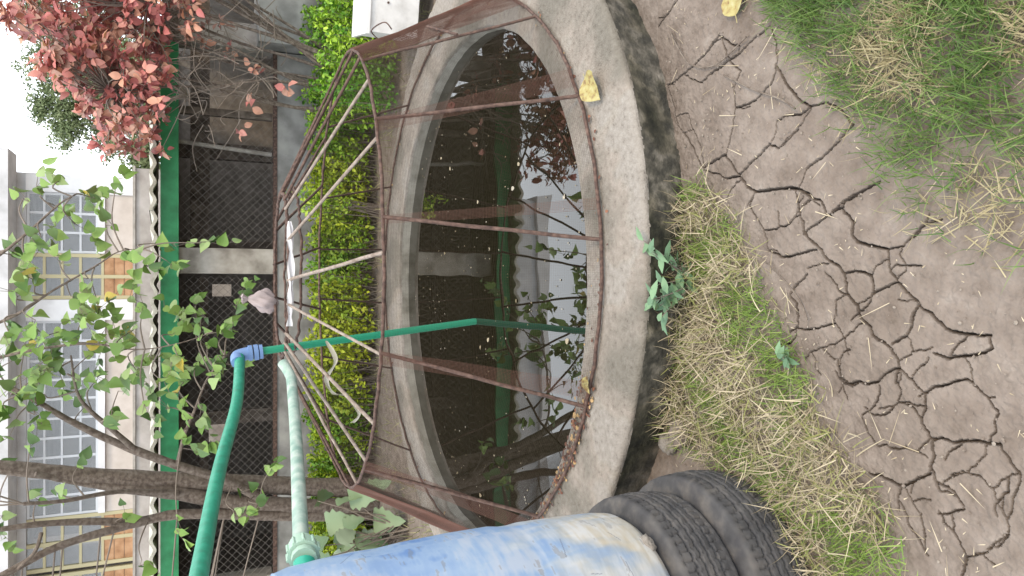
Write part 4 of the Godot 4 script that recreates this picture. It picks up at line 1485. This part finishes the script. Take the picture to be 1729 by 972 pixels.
# ---------------------------------------------------------------- small things
func make_small_things() -> void:
	var oval := [[-0.25, 0.012], [-0.02, 0.014], [0.0, 0.10], [0.05, 0.22], [0.13, 0.33], [0.24, 0.41], [0.37, 0.44], [0.5, 0.42], [0.63, 0.35], [0.75, 0.26], [0.86, 0.16], [0.94, 0.07], [1.0, 0.01]]
	var ym := weathered([[0.16, 0.09, 0.04], [0.33, 0.26, 0.09], [0.38, 0.34, 0.14], [0.44, 0.41, 0.22]], [0.2, 0.38, 0.6, 0.9], 5.0, 181, 0.65, 0.0, 0.012, 5)
	var k := 0
	for q in [[0.71, 0.204, 2.19, 0.12, 2.3, "fallen yellow leaf resting against the bottom hoop on the pond rim", 0.3], [-0.30, 0.196, 2.19, 0.06, 1.7, "small curled yellow leaf caught on the rusty hoop", 0.5], [0.775, 0.018, 1.66, 0.10, -1.4, "dry yellow leaf lying on the bare mud at the turf edge", 0.2]]:
		var me := leaf_shape(oval, q[6], 0.15, ym, 0.06)
		var b := Basis(Vector3.UP, q[4]) * Basis(Vector3.RIGHT, -PI / 2 + 0.06)
		var o := inst(self, "fallen_leaf" if k == 0 else "fallen_leaf_%03d" % k, me, Transform3D(b.scaled(Vector3.ONE * q[3]), V(q[0], q[1], q[2])))
		tag(o, q[5], "leaf", "fallen yellow leaves")
		k += 1
	# stones
	var sn := noise(1.0, 191, 3)
	k = 0
	for q in [[-0.50, 0.02, 1.975, 0.035, "grey stone in dry grass between tyre and pond wall"], [-0.455, 0.025, 1.90, 0.045, "brown clod in dry grass beside the grey stone"], [-0.655, 0.385, 1.565, 0.030, "rough pale stone wedged between drum foot and upper tyre"]]:
		var mb := MB.new()
		var rows := []
		for r in 11:
			var f := -PI / 2 + PI * r / 10.0
			var row := PackedVector3Array()
			for s in 16:
				var a := TAU * s / 16
				var dir := Vector3(cos(f) * cos(a), sin(f) * 0.75, -cos(f) * sin(a))
				row.append(V(q[0], q[1], q[2]) + dir * q[3] * (1.0 + 0.45 * sn.get_noise_3d(dir.x * 1.6 + k * 5, dir.y * 1.6, dir.z * 1.6)))
			rows.append(row)
		mb.grid(rows, true)
		var o := part(self, "stone" if k == 0 else "stone_%03d" % k, mb, mats.rim if k != 1 else mats.soil)
		tag(o, q[4], "stone", "stones by the tyres")
		k += 1
	# twigs on the mud
	k = 0
	for q in [[[0.62, 1.72], [0.55, 1.60], [0.50, 1.50], [0.46, 1.44], "bent dark twig lying on the mud near the yellow leaf"], [[0.83, 1.98], [0.70, 1.88], [0.66, 1.76], [0.70, 1.62], "long dark twig by the pond wall pointing at the turf"], [[0.07, 1.55], [0.03, 1.49], [-0.03, 1.43], [-0.08, 1.40], "thin brown twig across the cracked mud beside dry grass"]]:
		var pts := []
		for i in 4:
			pts.append(V(q[i][0], 0.010 + 0.004 * (i % 2), q[i][1]))
		var mb := MB.new()
		mb.tube(smooth_path(pts, 6), 0.0026, 6)
		tag(part(self, "twig" if k == 0 else "twig_%03d" % k, mb, mats.bark), q[4], "twig", "twigs on the mud")
		k += 1
	# rust flakes fallen on the rim by the hoop
	var fm := tinted(0.9, 0.0)
	var flake := leaf_shape([[0.0, 0.2], [0.4, 0.5], [1.0, 0.3]], 0.3, 0.2, fm)
	var ts := []
	var cs := []
	for i in 900:
		var a := -ru(18.0, 62.0) if rng.randf() < 0.7 else ru(-180, 180)
		var h := hoop_bottom(a)
		var inw := Vector3(0.08 - h.x, 0, -3.54 - h.z).normalized()
		var o := h + inw * (ru(-0.02, 0.09) if a < 0 and a > -62 else ru(-0.03, 0.03))
		o.y = 0.181 + ru(0, 0.004)
		if Vector2(o.x - 0.02, -o.z - 3.46).length() < 1.235:
			continue
		ts.append(Transform3D(Basis(Vector3.UP, ru(0, TAU)) * Basis(Vector3.RIGHT, -PI / 2 + ru(-0.3, 0.3)) * Basis.from_scale(Vector3.ONE * ru(0.004, 0.016)), o))
		cs.append([Color(0.13, 0.055, 0.035), Color(0.22, 0.10, 0.06), Color(0.40, 0.27, 0.13), Color(0.08, 0.04, 0.03)][rng.randi() % 4])
	tag(scatter(self, "rust_flakes", flake, ts, cs), "red brown rust flakes and leaf crumbs along the hoop on the rim", "debris")
	# white rag wound along the front of the top hoop
	var rag := MB.new()
	var rows := []
	for i in 31:
		var a := 34.0 - 72.0 * i / 30.0
		var c := hoop_top(a) + Vector3(0.01, -0.006, 0.018)
		var w := 0.006 + 0.007 * absf(sin(i * 0.35)) + ru(0, 0.002)
		var row := PackedVector3Array()
		for s in 7:
			var f := s / 6.0 - 0.5
			row.append(c + Vector3(0, f * w * 2.0, 0.005 * sin(f * 7.0 + i * 0.4) + 0.003 * sin(i * 0.9)))
		rows.append(row)
	rag.grid(rows)
	tag(part(self, "white_rag", rag, flat(0.66, 0.65, 0.66, 0.8)), "twisted white cloth strip wound along the cage's top hoop", "cloth")
	# pink grey plastic bag tied at the top hoop
	var bag := MB.new()
	rows = []
	var bc := V(-0.075, 1.075, 3.90)
	for r in 15:
		var f := r / 14.0
		var rr := 0.046 * sin(PI * pow(f, 0.75)) + 0.006
		var row := PackedVector3Array()
		for s in 28:
			var a := TAU * s / 28
			var cr := 1.0 + 0.25 * sin(a * 4.0 + f * 6.0) * (0.3 + f) + 0.16 * sin(a * 9.0 - f * 9.0) + ru(-0.07, 0.07)
			row.append(bc + Vector3(rr * cr * cos(a) + 0.02 * f, -0.07 + 0.15 * f, -rr * cr * sin(a) * 0.7))
		rows.append(row)
	bag.grid(rows, true)
	for s in 3:
		bag.tube([bc + Vector3(0.02, 0.075, 0), bc + Vector3(0.02 + (s - 1) * 0.018, 0.105, 0.006 * s)], [0.006, 0.011], 6)
	tag(part(self, "plastic_bag", bag, leafy(0.36, 0.30, 0.30, 0.4)), "knotted pinkish grey plastic bag on the back of the top hoop", "bag")
	# torn ribbon caught on the roof bars
	var rb := MB.new()
	rows = []
	var path := smooth_path([V(-0.22, 0.905, 3.12), V(-0.30, 0.87, 3.10), V(-0.38, 0.90, 3.15), V(-0.45, 0.86, 3.2), V(-0.47, 0.80, 3.22), V(-0.55, 0.74, 3.25), V(-0.60, 0.76, 3.3)], 6)
	for i in path.size():
		var w := 0.005 + 0.006 * absf(sin(i * 0.4))
		rows.append(PackedVector3Array([path[i] + Vector3(0.0, w, 0.006), path[i] + Vector3(0.002, 0, -0.004 * sin(i)), path[i] + Vector3(0, -w, 0.005)]))
	rb.grid(rows)
	tag(part(self, "torn_ribbon", rb, leafy(0.44, 0.42, 0.36, 0.4)), "torn greyish plastic ribbon caught on the cage's sloping bars", "ribbon")
